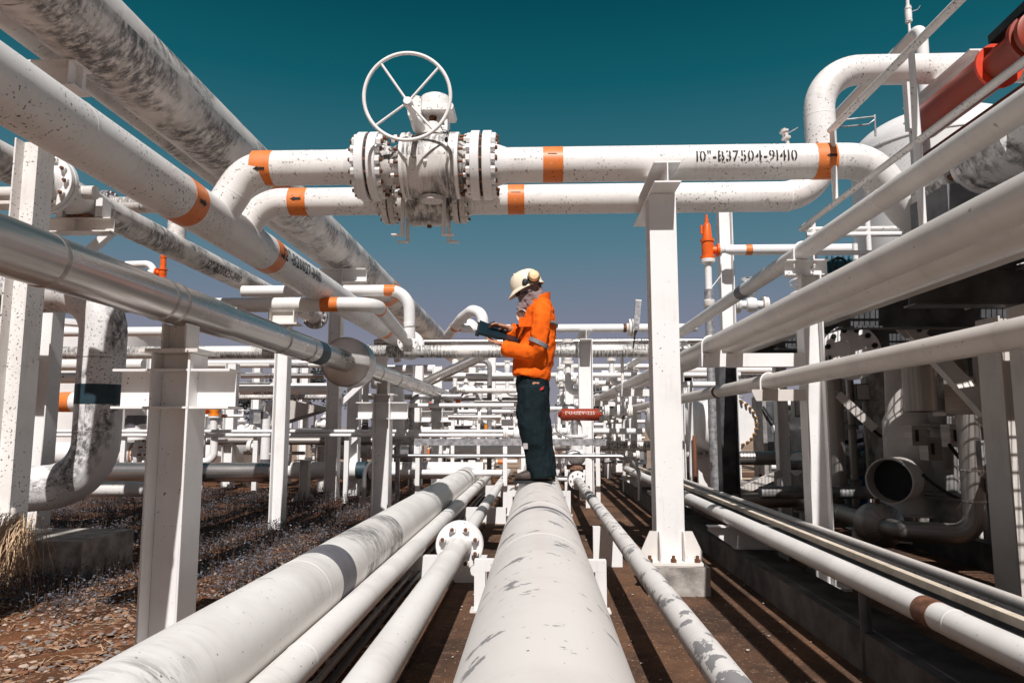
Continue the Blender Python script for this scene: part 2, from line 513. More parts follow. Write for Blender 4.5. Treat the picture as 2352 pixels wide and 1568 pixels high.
sk = nd(nt, 'ShaderNodeMix', data_type='RGBA', blend_type='MULTIPLY'); sk.inputs[0].default_value = 1
nt.links.new(sky.outputs[0], sk.inputs[6]); sk.inputs[7].default_value = (.0205, .0192, .0198, 1)
fac = ramp(nt, sx.outputs[1], -.45, .12)
out = nd(nt, 'ShaderNodeOutputWorld'); bg = nd(nt, 'ShaderNodeBackground'); bg.inputs[1].default_value = 1.0
sc10 = mix(nt, fac, sk.outputs[2], cr.outputs[0])
# the graded colours are stored ten times up so that the background keeps a daylight strength of 0.1
vm = nd(nt, 'ShaderNodeVectorMath', operation='SCALE'); vm.inputs['Scale'].default_value = 10
nt.links.new(sc10, vm.inputs[0]); nt.links.new(vm.outputs[0], bg.inputs[0]); bg.inputs[1].default_value = .1
nt.links.new(bg.outputs[0], out.inputs[0])
sl = bpy.data.lights.new('sun', 'SUN'); sl.energy = 5.1; sl.angle = radians(.5); sl.color = (1, .965, .94)
so = bpy.data.objects.new('sun', sl); COL.objects.link(so); so.rotation_euler = SUN.to_track_quat('Z', 'Y').to_euler(); so.location = (0, -5, 12)
cd = bpy.data.cameras.new('camera'); co = bpy.data.objects.new('camera', cd); COL.objects.link(co)
co.location = (0, 0, CZ); co.rotation_euler = (pi / 2 + TH, 0, PS); cd.sensor_width = 36; cd.lens = F / 2352 * 36; cd.clip_start = .05; cd.clip_end = 2000
S.camera = co
S.view_settings.view_transform = 'Standard'; S.view_settings.look = 'None'; S.view_settings.exposure = 0; S.view_settings.gamma = 1
S.render.film_transparent = False
S.cycles.max_bounces = 8; S.cycles.diffuse_bounces = 4
# ================================================================ LEFT: overhead rack pipes
def nrm(X, Z):
    """unit direction from an axis at (X, Z) towards the camera, across Y"""
    d = V((-X, 0, CZ - Z)); return d.normalized()
HEXB = hexbolt(.115); HEXS = hexbolt(.07, .022, .026, .012, .014); HEXT = hexbolt(.05, .017, .02, .009, .012)

# --- the big stained pipe
aX, aZ = LP((618, 348), (228, 202), .305); ar = .305
A1 = pipe('overhead_pipe', 'thickest overhead pipe, off-white with black mould streaks, running away at upper left', [(aX, -3, aZ), (aX, 42, aZ)], ar, MOLDY, n=48,
          bands=[((aX, W(598, 350, X=aX).y, aZ), YA, .42, ORANGE), ((aX, 15.2, aZ), YA, .4, ORANGE), ((aX, 24, aZ), YA, .4, ORANGE)], welds=[((aX, 9.0, aZ), YA), ((aX, 4.1, aZ), YA)])
pipe('overhead_pipe', 'slim shaded overhead pipe tucked behind the thickest overhead pipe', [(aX - .5, -3, aZ + .02), (aX - .5, 40, aZ + .02)], .115, DIRTY, n=20)
# beams under it
def rack_beam(name, label, p, q, h, b, mat=STEEL, stiff=(), cat='beam'):
    m = MB().ibeam(p, q, h, b, ZA)
    p = V(p); q = V(q); a = (q - p).normalized()
    for s in stiff:
        c = p + a * s
        for sg in (-1, 1):
            m.obox(c + a.cross(ZA) * sg * (b / 4 + .002), a * .004, a.cross(ZA) * (b / 4 - .004), ZA * (h / 2 - .0135))
    o = m.build(name, mat, None, p)
    return tag(o, label, cat)
zb = aZ - ar
rack_beam('rack_beam', 'white H-beam stub under the thickest overhead pipe at the top left corner', (aX - .75, 4.85, zb - .1), (W(190, 190, Y=4.85).x, 4.85, zb - .1), .19, .2, stiff=(.35, .7))
tag(MB().ibeam((aX - .55, 4.85, zb - .105), (aX - .55, 6.4, zb - .105), .16, .15).build('rack_beam', STEEL, None, (aX - .55, 5, zb)), 'short lengthwise white beam behind the stub at the top left corner', 'beam')
rack_beam('rack_beam', 'white H-beam crossing under the thickest overhead pipe, above the small white elbow pipes', (aX - .7, 11.7, zb - .11), W(842, 640, Y=11.7) * 1 - V((0, 0, W(842, 640, Y=11.7).z - zb + .11)), .22, .2, stiff=(.3, .75))

# --- 12 inch pipe with the two branches
bX, bZ = LP((0, 92), (0, 288), .17); br_ = .17
yB1, yB2 = 5.5, 6.0
zB1 = W(1235, 379, Y=yB1).z; zB2 = W(1235, 458, Y=yB2).z; rB1, rB2 = .137, .118
m = MB(); m.tube([(bX, 2.6, bZ), (bX, 8, bZ), (bX, 14.2, bZ)], br_, 44)
for yy, zz, rr, xe in ((yB1, zB1, rB1, -2.02), (yB2, zB2, rB2, -1.93)):
    q = zz - bZ
    m.tube(route([(bX, yy, bZ), (bX + q * .6, yy, zz), (bX + q * .6 + .18, yy, zz)], .3), rr, 36, (1, 0))
    d = V((.6, 0, 1)).normalized(); weld(m, V((bX, yy, bZ)) + d * (br_ + .1), d, rr, 36)
for yy in (5.05, 6.45, 8.6, 3.7): weld(m, (bX, yy, bZ), YA, br_, 44)
A2 = m.build('overhead_pipe', SPECK, None, (bX, 3, bZ)); tag(A2, 'speckled white overhead pipe with two arched branches and three orange bands, at left', 'pipe')
n2 = nrm(bX, bZ); up2 = V((-n2.z, 0, n2.x)); up2 = up2 if up2.z > 0 else -up2
for dx, dy, w_ in ((415, 440, .2), (610, 578, .2), (880, 700, .2)):
    y_ = W(dx, dy, X=bX).y
    bd = band(A2, (bX, y_, bZ), YA, br_, w_, ORANGE, 'orange_band')
    if dx < 800: arrow_on(A2, V((bX, y_, bZ)), YA, n2 * .6 + up2 * .25, up2, br_, .1, .05)
text_on(A2, '12"-B20027-11410', (bX, W(662, 600, X=bX).y, bZ), YA, n2 * .8 + up2 * .6, up2, br_, .125, squeeze=.95)
flange(A2, (bX, 14.2, bZ), -YA, .29, .05, br_, .08)
flange(A2, (bX, 14.3, bZ), YA, .29, .05, br_, 0)

# --- 12 inch dirty pipe further left
cX, cZ = LP((154, 403), (114, 467), .162); cr_ = .162
m = MB(); m.tube([(cX, .5, cZ), (cX, 6, cZ), (cX, 15.6, cZ)], cr_, 40)
yT = W(405, 540, X=cX).y
m.tube([(cX, yT, cZ), (cX, yT, cZ + .33)], .115, 28, (0, 1)); weld(m, (cX, yT, cZ + .3), ZA, .115, 28)
A3 = m.build('overhead_pipe', MOLDY, None, (cX, 4, cZ)); tag(A3, 'grimy ribbed-looking overhead pipe with a large bolted flange, lower left of the speckled pipe', 'pipe')
n3 = nrm(cX, cZ); up3 = V((-n3.z, 0, n3.x)); up3 = up3 if up3.z > 0 else -up3
text_on(A3, '12"-B20825-11410', (cX, W(497, 607, X=cX).y, cZ), YA, n3, up3, cr_, .125, squeeze=.95)
yf = W(107, 430, X=cX).y
for sg in (-1, 1):
    f = flange(A3, (cX, yf + sg * .006, cZ), YA * sg, .285, .055, cr_, .06)
    if sg < 0: bolts(f, (cX, yf, cZ), YA, 12, .238, HEXB)
yf = 15.2
f = flange(A3, (cX, yf, cZ), -YA, .27, .05, cr_, .06, GALV); f = flange(A3, (cX, yf + .01, cZ), YA, .27, .05, cr_, .06, GALV); bolts(f, (cX, yf, cZ), YA, 12, .225, HEXB)
# bracket under it
yb = W(190, 520, X=cX).y
hb = thing('pipe_bracket', 'rusty-edged H-beam cantilever carrying the grimy overhead pipe at left', 'bracket', (cX, yb, cZ - .3))
zt = cZ - cr_ - .02
MB().ibeam((cX - .45, yb, zt - .08), (cX + .34, yb, zt - .08), .15, .16).box(cX - .06, cX - .052, yb - .07, yb - .004, zt - .14, zt - .02).build('beam', RUSTW, hb)
MB().bar((cX + .30, yb, zt - .15), (cX - .35, yb, zt - .75), .09, .07).build('brace', STEEL, hb)
for sg in (-1, 1): MB().box(cX + sg * .21 - .035, cX + sg * .21 + .035, yb - .08, yb + .08, zt + .002, zt + .2).build('stop_plate', STEEL, hb)
MB().box(cX - .12, cX + .12, yb - .1, yb + .1, zt - .004, zt + .022).build('saddle_plate', RUST, hb)
hsub = MB(); hsec(hsub, cX - .42, yb + .2, 0, zt - .17, .2, .2); tag(hsub.build('rack_column', STEEL, None, (cX - .42, yb + .2, 0)), 'white rack column under the grimy overhead pipe, half hidden by the front left column', 'column')
# valve loop above it
lp = pipe('loop_pipe', 'dirty pipe loop with a grey flange that drops into the grimy overhead pipe', [(cX - 2.2, yT, cZ + .58), (cX, yT, cZ + .58), (cX, yT, cZ + .33)], .11, DIRTY, bend=.2)
xf = W(252, 430, Y=yT).x
for sg in (-1, 1):
    f = flange(lp, (xf + sg * .006, yT, cZ + .58), XA * sg, .2, .045, .11, .05, GALV)
    if sg < 0: bolts(f, (xf, yT, cZ + .58), XA, 10, .165, HEXS)
for k, (y_, z_, r_) in enumerate(((7.0, 445, .07), (7.2, 470, .06))):
    p = W(0, z_, Y=y_); pipe('branch_pipe', ['upper', 'lower'][k] + ' of two thin dirty pipes crossing at the left edge under the grimy pipe', [(p.x - .5, y_, p.z), (p.x + (.55 if k else 1.0), y_, p.z)], r_, DIRTY, n=18)

# --- silver insulated pipe on three columns
sX, sZ = LP((0, 490), (0, 632), .1); sr = .1
sx0 = sX
C1 = thing('insulated_pipe', 'shiny aluminium-clad pipe with a dark band and a round flange box, sloping away at left', 'pipe', (sX, 3, sZ))
m = MB(); yj = W(512, 715, X=sX).y
m.tube([(sX, 1.2, sZ), (sX, 2.2, sZ), (sX, 3.2, sZ), (sX, yj - .15, sZ), (sX, yj, sZ - .002), (sX, yj + .02, sZ), (sX, 8, sZ), (sX, 14.8, sZ)], [sr * 1.03] * 3 + [sr * 1.03, sr * 1.03, sr * .985, sr * .985, sr * .985], 48)
m.tube(route([(sX, 14.78, sZ), (sX, 15.1, sZ), (sX, 15.1, sZ - .6)], .16), sr * .98, 30, (0, 1))
m.build('cladding', SILVER, C1)
for i, y_ in enumerate((W(100, 590, X=sX).y, W(365, 680, X=sX).y, W(392, 690, X=sX).y, yj, W(640, 770, X=sX).y, W(700, 800, X=sX).y, 7.1, 8.2, 9.3, 10.6, 12.2)):
    rr = sr * (1.03 if y_ < yj - .02 else .985)
    MB().lathe([(-.014, rr), (-.01, rr + .003), (-.004, rr + .0042), (.004, rr + .0042), (.01, rr + .003), (.014, rr)], (sX, y_, sZ), YA, 48, caps=False).build('lap_joint', SILVER2, C1)
# lengthwise lap seam with rivets
ns = nrm(sX, sZ); us = V((-ns.z, 0, ns.x)); us = us if us.z > 0 else -us
sd = (ns * .28 + us).normalized()
MB().bar(V((sX, yj + .05, sZ)) + sd * (sr * .985 + .001), V((sX, 14.5, sZ)) + sd * (sr * .985 + .001), .012, .006, sd).build('lap_seam', SILVER2, C1)
yn = W(725, 812, X=sX).y
band(C1, (sX, yn, sZ), YA, sr * .985, .22, NAVY, 'navy_band', 48)
text_on(C1, '2"-V23539-1120', (sX, W(775, 822, X=sX).y + .02, sZ), YA, ns + us * .5, us, sr * .985, .062)
yb_ = W(800, 833, X=sX).y
MB().lathe([(-.17, sr), (-.15, .232), (-.145, .238), (.12, .238), (.125, .232), (.15, sr)], (sX, yb_ + .05, sZ), YA, 48).build('flange_box', BOXAL, C1)
MB().lathe([(-.16, .2385), (-.15, .241), (-.14, .2385)], (sX, yb_ + .05, sZ), YA, 48, caps=False).build('box_rim', SILVER, C1)

def support_column(y, h, label, near=False):
    t = thing('pipe_support', label, 'column', (sX, y, 0)); top = sZ - sr - .13
    m = MB(); hsec(m, sX, y, .02, top - .02, h, h, .012, .008); bev(m.build('column', STEEL, t))
    wz0, wz1 = top - .3, top - .1
    for sg in (-1, 1):
        m = MB(); x0, x1 = (sX + sg * (h / 2 + .001), sX + sg * (h / 2 + .2)); xa, xb = min(x0, x1), max(x0, x1)
        m.box(xa, xb, y - .09, y + .09, wz1 - .012, wz1); m.box(xa, xb, y - .09, y + .09, wz0, wz0 + .012)
        m.box(xa, xb, y - .004, y + .004, wz0 + .012, wz1 - .012)
        m.build('wing_stub', STEEL, t)
    m = MB()
    for z_ in (wz1 - .006, wz0 + .006): m.box(sX - h / 2 + .0125, sX + h / 2 - .0125, y - h / 2 + .004, y - .0045, z_ - .005, z_ + .005)
    m.build('stiffener', STEEL, t)
    MB().box(sX - h / 2 - .05, sX + h / 2 + .05, y - h / 2 - .03, y + h / 2 + .03, top - .019, top - .001).build('cap_plate', RUSTW, t)
    m = MB(); hsec(m, sX, y - .01, top, sZ - sr * .97, .13, .14, .01, .008); m.build('pipe_shoe', RUSTW, t)
    MB().box(sX - .17, sX + .17, y - .17, y + .17, 0, .02).build('base_plate', STEEL, t)
    return t
support_column(3.67, .2, 'nearest white H-column with wing stubs, under the shiny clad pipe')
support_column(8.63, .2, 'middle white H-column with wing stubs, just past the round flange box')
support_column(13.4, .2, 'farthest white H-column with wing stubs, at the end of the shiny clad pipe')

# --- front left rack column
LY = 5.75; x1_ = W(52, 700, Y=LY).x; PZ = .3
t = thing('rack_column', 'tall white H-column at the left edge, dry grass on its concrete foot', 'column', (x1_, LY, 0))
m = MB(); hsec(m, x1_, LY, PZ + .02, zb - .2, .205, .21, .014, .01); m.build('column', SPECK, t)
m = MB(); hsec(m, W(80, 900, Y=7.7).x, 7.7, .0, 2.35, .19, .19, .014, .01); tag(m.build('rack_column', STEEL, None, (W(80, 900, Y=7.7).x, 7.7, 0)), 'shorter white H-column right behind the left edge column and the mouldy riser', 'column')
MB().box(x1_ - .24, x1_ + .24, LY - .22, LY + .22, PZ, PZ + .02).build('base_plate', RUSTW, t)
for sg in (-1, 1):
    MB().prism([(0, 0), (.12, 0), (.12, .06), (.02, .2), (0, .2)], (x1_ + sg * .104, LY - .09, PZ + .02), V((sg, 0, 0)), ZA, YA * .014).build('gusset', RUSTW, t)
    MB().prism([(0, 0), (.12, 0), (.12, .06), (.03, .2), (0, .2)], (x1_ + sg * .06, LY - .01, PZ + .02), V((0, -1, 0)), ZA, XA * .014).build('gusset', RUSTW, t)
m = MB(); m.box(x1_ - .5, W(190, 1240, Y=LY - .3).x, LY - .3, LY + .4, -.05, PZ - .002)
tag(m.build('concrete_plinth', CONC, None, (x1_, 5, 0)), 'weathered concrete foot under the left edge column', 'plinth')
# dry grass
m = MB(); rg = random.Random(5)
for i in range(520):
    cx = x1_ + rg.choice((-.22, -.16, -.1, .2, .26, .32)) + rg.gauss(0, .07); cy = LY - .24 + rg.gauss(0, .05); h0 = PZ + .04 + rg.random() * .16
    p = V((cx, cy, h0)); d = V((rg.gauss(0, .25), -.35 - rg.random() * .4, .5)); P = [p]
    for k in range(7):
        d = d + V((rg.gauss(0, .2), rg.gauss(-.02, .1), -.36)); p = p + d * rg.uniform(.045, .08)
        p.z = max(p.z, .01); P.append(p.copy())
    wv = V((.0026, 0, 0))
    for k in range(7): m.add([P[k] - wv, P[k] + wv, P[k + 1] + wv * .8, P[k + 1] - wv * .8], [(0, 1, 2, 3)])
STRAW = plain('straw', (.62, .43, .27), .8, 0, .3, 30)
tag(m.build('dry_grass', STRAW, None, (x1_, LY - .3, PZ)), 'withered straw tuft hanging over the concrete foot at left', 'grass', kind='stuff')

# --- large elbow pipe behind
ex = W(229, 900, Y=6.7).x
z1, z0 = W(229, 668, Y=6.7).z, W(229, 1110, Y=6.7).z
E = pipe('riser_pipe', 'large mouldy white riser with a wide navy band, curving in at bottom left', [(ex - 2.6, 6.75, z1), (ex, 6.7, z1), (ex, 6.7, z0), (ex - 1.0, 6.5, z0 - .08)], .205, paint('riser_mould', (.77, .75, .74), spots=.9, grime=.25, mold=.95, seed=28, streak=.2, msc=(1.6, 2.2, 1), mfine=(13, 17, 1)), bend=.42, n=44,
         bands=[((ex, 6.7, W(229, 906, Y=6.7).z), ZA, .185, NAVY)], welds=[((ex, 6.7, W(229, 823, Y=6.7).z), ZA), ((ex, 6.7, W(229, 990, Y=6.7).z), ZA)])

# --- small cross pipes in the middle distance at left
zk = W(640, 700, Y=8.2).z
xk = W(862, 700, Y=8.2).x
K1 = pipe('cross_pipe', 'level white cross pipe with a wide orange band, passing under the speckled pipe at left', [(-5.6, 8.2, zk), (xk, 8.2, zk), W(945, 795, Y=12.5)], .084, CREAM2, bend=.24,
          bands=[((W(758, 700, Y=8.2).x, 8.2, zk), XA, .2, ORANGE)])
dk = (W(945, 795, Y=12.5) - V((xk, 8.2, zk))).normalized()
band(K1, V((xk, 8.2, zk)) + dk * .32, dk, .084, .12, ORANGE, 'orange_band'); band(K1, V((xk, 8.2, zk)) + dk * 3.9, dk, .084, .1, RUST, 'rust_band')
f = flange(K1, V((xk, 8.2, zk)) + dk * 3.7, -dk, .17, .04, .084, 0); bolts(f, V((xk, 8.2, zk)) + dk * 3.7, dk, 8, .135, HEXT)
zk2 = W(900, 667, Y=11).z; xk2 = W(940, 667, Y=11).x
pipe('cross_pipe', 'white pipe with an orange band bending straight down beside the far handwheel', [(-4.6, 11, zk2), (xk2, 11, zk2), (xk2, 11.1, W(940, 775, Y=11).z)], .088, WHITE, bend=.3,
     bands=[((W(896, 667, Y=11).x, 11, zk2), XA, .17, ORANGE)], welds=[((xk2, 11.03, W(940, 742, Y=11).z), ZA)])
# support of K1
t = thing('pipe_support', 'white H-column with a bracket arm under the wide-banded level cross pipe', 'column', (W(768, 900, Y=11.6).x, 11.6, 0))
xs = WL[t].x
m = MB(); hsec(m, xs, 11.6, 0, zb - .22, .2, .2, .014, .01); m.build('column', STEEL, t)
zz = W(820, 840, Y=11.6).z
MB().ibeam((xs + .12, 11.6, zz), (xs + .85, 11.6, zz), .3, .18).build('bracket_arm', STEEL, t)
MB().bar((xs + .6, 11.6, zz - .15), (xs + .1, 11.6, zz - .62), .1, .08).build('brace', STEEL, t)
m = MB(); hsec(m, W(815, 900, Y=12.3).x, 12.3, 0, 2.6, .2, .2, .014, .01); tag(m.build('rack_column', WHITE2, None, (xs, 12.3, 0)), 'brighter white column directly behind the bracket-arm column', 'column')
m = MB(); hsec(m, W(268, 800, Y=9.5).x, 8.6, zk - .35, zk - .09, .14, .14); 
xq = W(650, 740, Y=8.2).x
t = thing('pipe_shoe', 'short white H-stub with base plate holding the level wide-banded cross pipe', 'support', (xq, 8.2, zk - .25))
m = MB(); hsec(m, xq, 8.2, zk - .22, zk - .082, .3, .14); m.build('stub', RUSTW, t)
MB().box(xq - .2, xq + .2, 8.1, 8.3, zk - .24, zk - .221).build('base_plate', RUSTW, t)
m = MB(); hsec(m, xq, 8.25, 0, zk - .242, .15, .15); m.build('column', STEEL, t)
# flanged valve under the speckled pipe's end
# ================================================================ the two crossing pipes with big valves
xb1 = -2.02 - .02
def fx(dx, Y, dy=379): return W(dx, dy, Y=Y).x
HB1 = hexbolt(.135, .033, .045, .016, .014); HB2 = hexbolt(.09, .02, .026, .011, .009)
# valve 1
vX = fx(993, yB1); fl = fx(853, yB1); fr = fx(1108, yB1)
xbL = bX + (zB1 - bZ) * .6 + .18
PL = pipe('crossing_pipe', 'short white pipe with orange arrow band, left of the big flanged valve', [(xbL, yB1, zB1), (fl - .12, yB1, zB1)], rB1, SPECK, n=40,
          bands=[((fx(609, yB1), yB1, zB1), XA, .16, ORANGE)], welds=[((fx(720, yB1), yB1, zB1), XA)])
n1_ = V((0, -yB1, CZ - zB1)).normalized(); u1_ = V((0, -n1_.z, n1_.y)); u1_ = u1_ if u1_.z > 0 else -u1_
arrow_on(PL, V((fx(609, yB1), yB1, zB1)), -XA, n1_, u1_, rB1, .09, .035)
f = flange(PL, (fl - .012, yB1, zB1), -XA, .268, .068, rB1, .11, WHITE, 56); bolts(f, (fl, yB1, zB1), XA, 16, .222, HB1, .1)
V1 = thing('gate_valve', 'big white flanged valve with a large handwheel against the sky', 'valve', (vX, yB1, zB1))
flange(V1, (fl + .012, yB1, zB1), XA, .268, .068, rB1, .0, WHITE, 56); flange(V1, (fr - .012, yB1, zB1), -XA, .268, .068, rB1, 0, WHITE, 56)
MB().lathe([(-.011, .2), (-.011, .235), (.011, .235), (.011, .2)], (fl, yB1, zB1), XA, 40).build('gasket', GASKET, V1)
MB().lathe([(-.011, .2), (-.011, .235), (.011, .235), (.011, .2)], (fr, yB1, zB1), XA, 40).build('gasket', GASKET, V1)
bw = .2
MB().lathe([(fl + .08 - vX, .185), (fl + .12 - vX, .165), (-bw - .1, .15), (-bw - .02, .2), (-bw, .235), (-bw, .256), (-bw + .035, .26), (-bw + .05, .244), (-.06, .247), (.08, .247), (bw - .06, .244), (bw - .045, .26), (bw, .258), (bw, .235), (bw + .02, .2), (bw + .1, .15), (fr - .12 - vX, .165), (fr - .08 - vX, .185)], (vX, yB1, zB1), XA, 56).build('body', VALVEW, V1)
bb = MB().lathe([(-.006, .255), (-.006, .262), (.006, .262), (.006, .255)], (vX - bw + .03, yB1, zB1), XA, 48, caps=False).build('body_seam', RUSTW, V1)
for sg in (-1, 1):
    rg_ = MB().lathe([(-.014, .2), (-.012, .258), (.012, .258), (.014, .2)], (vX + sg * (bw + .012), yB1, zB1), XA, 48).build('bolt_ring', WHITE, V1)
    bolts(rg_, (vX + sg * (bw + .02), yB1, zB1), XA, 14, .226, HB2, .2)
MB().ell((vX - .02, yB1 - .245, zB1 - .05), .016, .016, .016).build('drain_plug', WHITE, V1)
MB().lathe([(0, .09), (.035, .09), (.04, .08)], (vX, yB1, zB1 - .285), ZA, 28).build('bottom_cover', DIRTY, V1)
zt = zB1 + .24
MB().lathe([(0, .11), (.05, .1), (.06, .085), (.1, .08)], (vX, yB1, zt), ZA, 28).build('bonnet', DIRTY, V1)
m = MB()
for sx_ in (-1, 1):
    m.box(vX + sx_ * .115 - .012, vX + sx_ * .115 + .012, yB1 - .08, yB1 + .08, zt + .035, zt + .17)
m.box(vX - .127, vX + .127, yB1 - .085, yB1 + .085, zt + .01, zt + .034); m.build('yoke_frame', WHITE, V1)
m = MB(); m.lathe([(0, .03), (.14, .03)], (vX, yB1, zt + .04), ZA, 14); m.build('stem', RUST, V1)
for a_ in range(4):
    MB().ell((vX + (-.06, .06, -.02, .09)[a_], yB1 - .06, zt + .05), .022, .022, .02).build('bolt', WHITE, V1)
zg = zt + .17
m = MB(); m.prism([(-.15, 0), (.17, 0), (.18, .03), (.17, .05), (-.13, .05), (-.15, .03)], (vX, yB1 - .13, zg), XA, ZA, YA * .26)
m.lathe([(.05, .13), (.1, .13), (.15, .115), (.165, .09), (.17, .0)], (vX + .02, yB1, zg), ZA, 30)
m.prism([(-.1, 0), (.0, 0), (.0, .15), (-.05, .16), (-.11, .1)], (vX - .07, yB1 - .17, zg - .06), XA, ZA, YA * .2)
m.build('gearbox', SPECK, V1)
hub = W(937, 235, Y=4.93)
MB().lathe([(0, .032), (.1, .03), (.12, .022), (.3, .022), (.34, .045), (.45, .05)], hub + V((.0, -.02, 0)), V((.02, 1, -.02)), 18).build('input_shaft', WHITE, V1)
whl = MB(); wc = W(935, 222, Y=4.93); rw = .312
whl.tube([wc + V((cos(2 * pi * k / 90) * rw, sin(2 * pi * k / 90) * -.03, sin(2 * pi * k / 90) * rw)) for k in range(90)], .0135, 16, closed=True)
wr = whl.build('handwheel', WHEEL, V1)
for a_ in (128, 42, 222, 308):
    a_ = radians(a_); e_ = wc + V((cos(a_) * rw, -.03 * sin(a_), sin(a_) * rw))
    MB().tube([hub, e_], .0095, 10).build('spoke', WHEEL, wr)
MB().lathe([(-.03, .026), (-.026, .03), (.03, .03)], hub, YA, 18).build('hub', WHITE2, wr)
# wire and lock
m = MB(); lk = W(1024, 312, Y=5.14)
pts = [W(1012, 288, Y=5.0), W(1016, 298, Y=5.05), W(1026, 300, Y=5.1), W(1030, 306, Y=5.13), W(1024, 312, Y=5.14)]
m.tube(route(pts, .02), .003, 6); m.tube([W(1012, 290, Y=4.98), W(1020, 306, Y=5.08), W(1034, 300, Y=5.12), W(1028, 316, Y=5.13)], .0025, 6)
t = tag(m.build('lock_wire', RUBBER, None, lk), 'black wire with a small padlock hanging beside the big handwheel', 'wire')
MB().ell(W(1025, 321, Y=5.14), .014, .012, .022).build('padlock', RUBBER, t)
# pipe to the right of valve 1
xe = fx(1925, yB1)
dn = V((.62, .25, -.62)).normalized()
pe = [(fr + .12, yB1, zB1), (xe + .22, yB1, zB1), V((xe + .22, yB1, zB1)) + dn * .62, V((xe + .22, yB1, zB1)) + dn * .62 + V((1.2, .5, -.04))]
PR = pipe('crossing_pipe', 'long speckled pipe stencilled 10"-B37504-91410, right of the big flanged valve', pe, rB1, SPECK, bend=.36, n=40,
          bands=[((fx(1270, yB1), yB1, zB1), XA, .155, ORANGE), ((fx(1889, yB1), yB1, zB1), XA, .15, ORANGE)], welds=[((fx(1690, yB1), yB1, zB1), XA), ((fx(1925, yB1), yB1, zB1), XA)])
text_on(PR, '10"-B37504-91410', (fx(1705, yB1, 362), yB1, zB1), XA, n1_ * 1.0 + u1_ * .42, u1_, rB1, .088, squeeze=.82)
arrow_on(PR, V((fx(1268, yB1), yB1, zB1)), -XA, n1_ + u1_ * .75, u1_, rB1, .07, .02, True); arrow_on(PR, V((fx(1895, yB1), yB1, zB1)), -XA, n1_ + u1_ * .35, u1_, rB1, .08, .03)
flange(PR, (fr + .012, yB1, zB1), XA, .268, .068, rB1, .11, WHITE, 56)
bolts(PR.children[-1], (fr, yB1, zB1), XA, 16, .222, HB1, .1)
# small sprig valve standing on it
p = W(1808, 325, Y=yB1 + .0); bv = thing('vent_valve', 'tiny dirty vent valve with a lever on top of the stencilled pipe', 'valve', p)
d = V((-.25, 0, 1)).normalized()
MB().lathe([(-.03, .014), (.02, .014), (.022, .036), (.034, .036), (.036, .022), (.075, .025), (.077, .036), (.09, .036), (.092, .015), (.105, .02)], p, d, 14).build('body', DIRTY, bv)
MB().bar(p + V((.0, 0, .06)), p + V((.085, 0, .11)), .012, .006).build('lever', GALV, bv)

# valve 2 and pipe 2
v2X = W(987, 480, Y=yB2).x; g1 = W(897, 480, Y=yB2).x; g2 = W(1057, 480, Y=yB2).x
xbL = bX + (zB2 - bZ) * .6 + .18
PL2 = pipe('crossing_pipe', 'lower short white pipe with orange arrow band, left of the smaller mouldy valve', [(xbL, yB2, zB2), (g1 - .08, yB2, zB2)], rB2, SPECK, n=36,
           bands=[((W(689, 460, Y=yB2).x, yB2, zB2), XA, .155, ORANGE)])
n2_ = V((0, -yB2, CZ - zB2)).normalized(); u2_ = V((0, -n2_.z, n2_.y)); u2_ = u2_ if u2_.z > 0 else -u2_
arrow_on(PL2, V((W(689, 460, Y=yB2).x, yB2, zB2)), -XA, n2_ + u2_ * .25, u2_, rB2, .09, .035)
f = flange(PL2, (g1 - .006, yB2, zB2), -XA, .2, .045, rB2, .06, DIRTY, 44); bolts(f, (g1, yB2, zB2), XA, 12, .166, HB2)
V2 = thing('gate_valve', 'smaller mouldy valve hanging below and behind the big flanged valve', 'valve', (v2X, yB2, zB2))
flange(V2, (g1 + .006, yB2, zB2), XA, .2, .045, rB2, 0, DIRTY, 44); flange(V2, (g2 - .006, yB2, zB2), -XA, .2, .045, rB2, 0, DIRTY, 44)
MB().lathe([(g1 + .05 - v2X, .15), (-.18, .14), (-.165, .21), (-.14, .222), (-.1, .218), (.1, .218), (.14, .222), (.165, .21), (.18, .14), (g2 - .05 - v2X, .15)], (v2X, yB2, zB2), XA, 48).build('body', MOLDY, V2)
MB().lathe([(0, .02), (.02, .02)], (v2X, yB2, zB2 - .238), ZA, 10).build('drain_plug', RUST, V2)
MB().lathe([(0, .1), (.16, .08), (.2, .08)], (v2X, yB2, zB2 + .2), ZA, 20).build('bonnet', DIRTY, V2)
for k, (dx, dyt, dyb, yo, sg) in enumerate(((926, 440, 541, -.27, -1), (1020, 440, 541, -.27, 1), (938, 470, 557, .17, -1), (1032, 470, 557, .17, 1))):
    a = W(dx, dyt, Y=yB2 + yo); b = W(dx, dyb, Y=yB2 + yo); b.x = a.x
    m = MB().box(a.x - .012, a.x + .012, a.y - .03, a.y + .03, b.z, a.z); x0 = a.x - .012 if sg < 0 else a.x + .012
    m.box(x0 if sg > 0 else x0 - .075, x0 + .075 if sg > 0 else x0, a.y - .028, a.y + .028, b.z, b.z + .01)
    m.build('hanger_leg', WHITE, V2)
xr = W(1884, 300, Y=yB2).x; zc = W(1884, 163, Y=yB2).z
PR2 = pipe('crossing_pipe', 'lower white crossing pipe that turns up into a tall riser and back to the right', [(g2 + .08, yB2, zB2), (xr, yB2, zB2), (xr, yB2, zc), (5.4, yB2, zc)], rB2 * 1.06, SPECK, bend=.36, n=40, seg=14,
            bands=[((W(1186, 460, Y=yB2).x, yB2, zB2), XA, .14, ORANGE)], welds=[((xr, yB2, W(1884, 268, Y=yB2).z), ZA), ((W(1810, 440, Y=yB2).x, yB2, zB2), XA)])
arrow_on(PR2, V((W(1186, 460, Y=yB2).x, yB2, zB2)), -XA, n2_ + u2_ * .55, u2_, rB2 * 1.06, .08, .015, True)
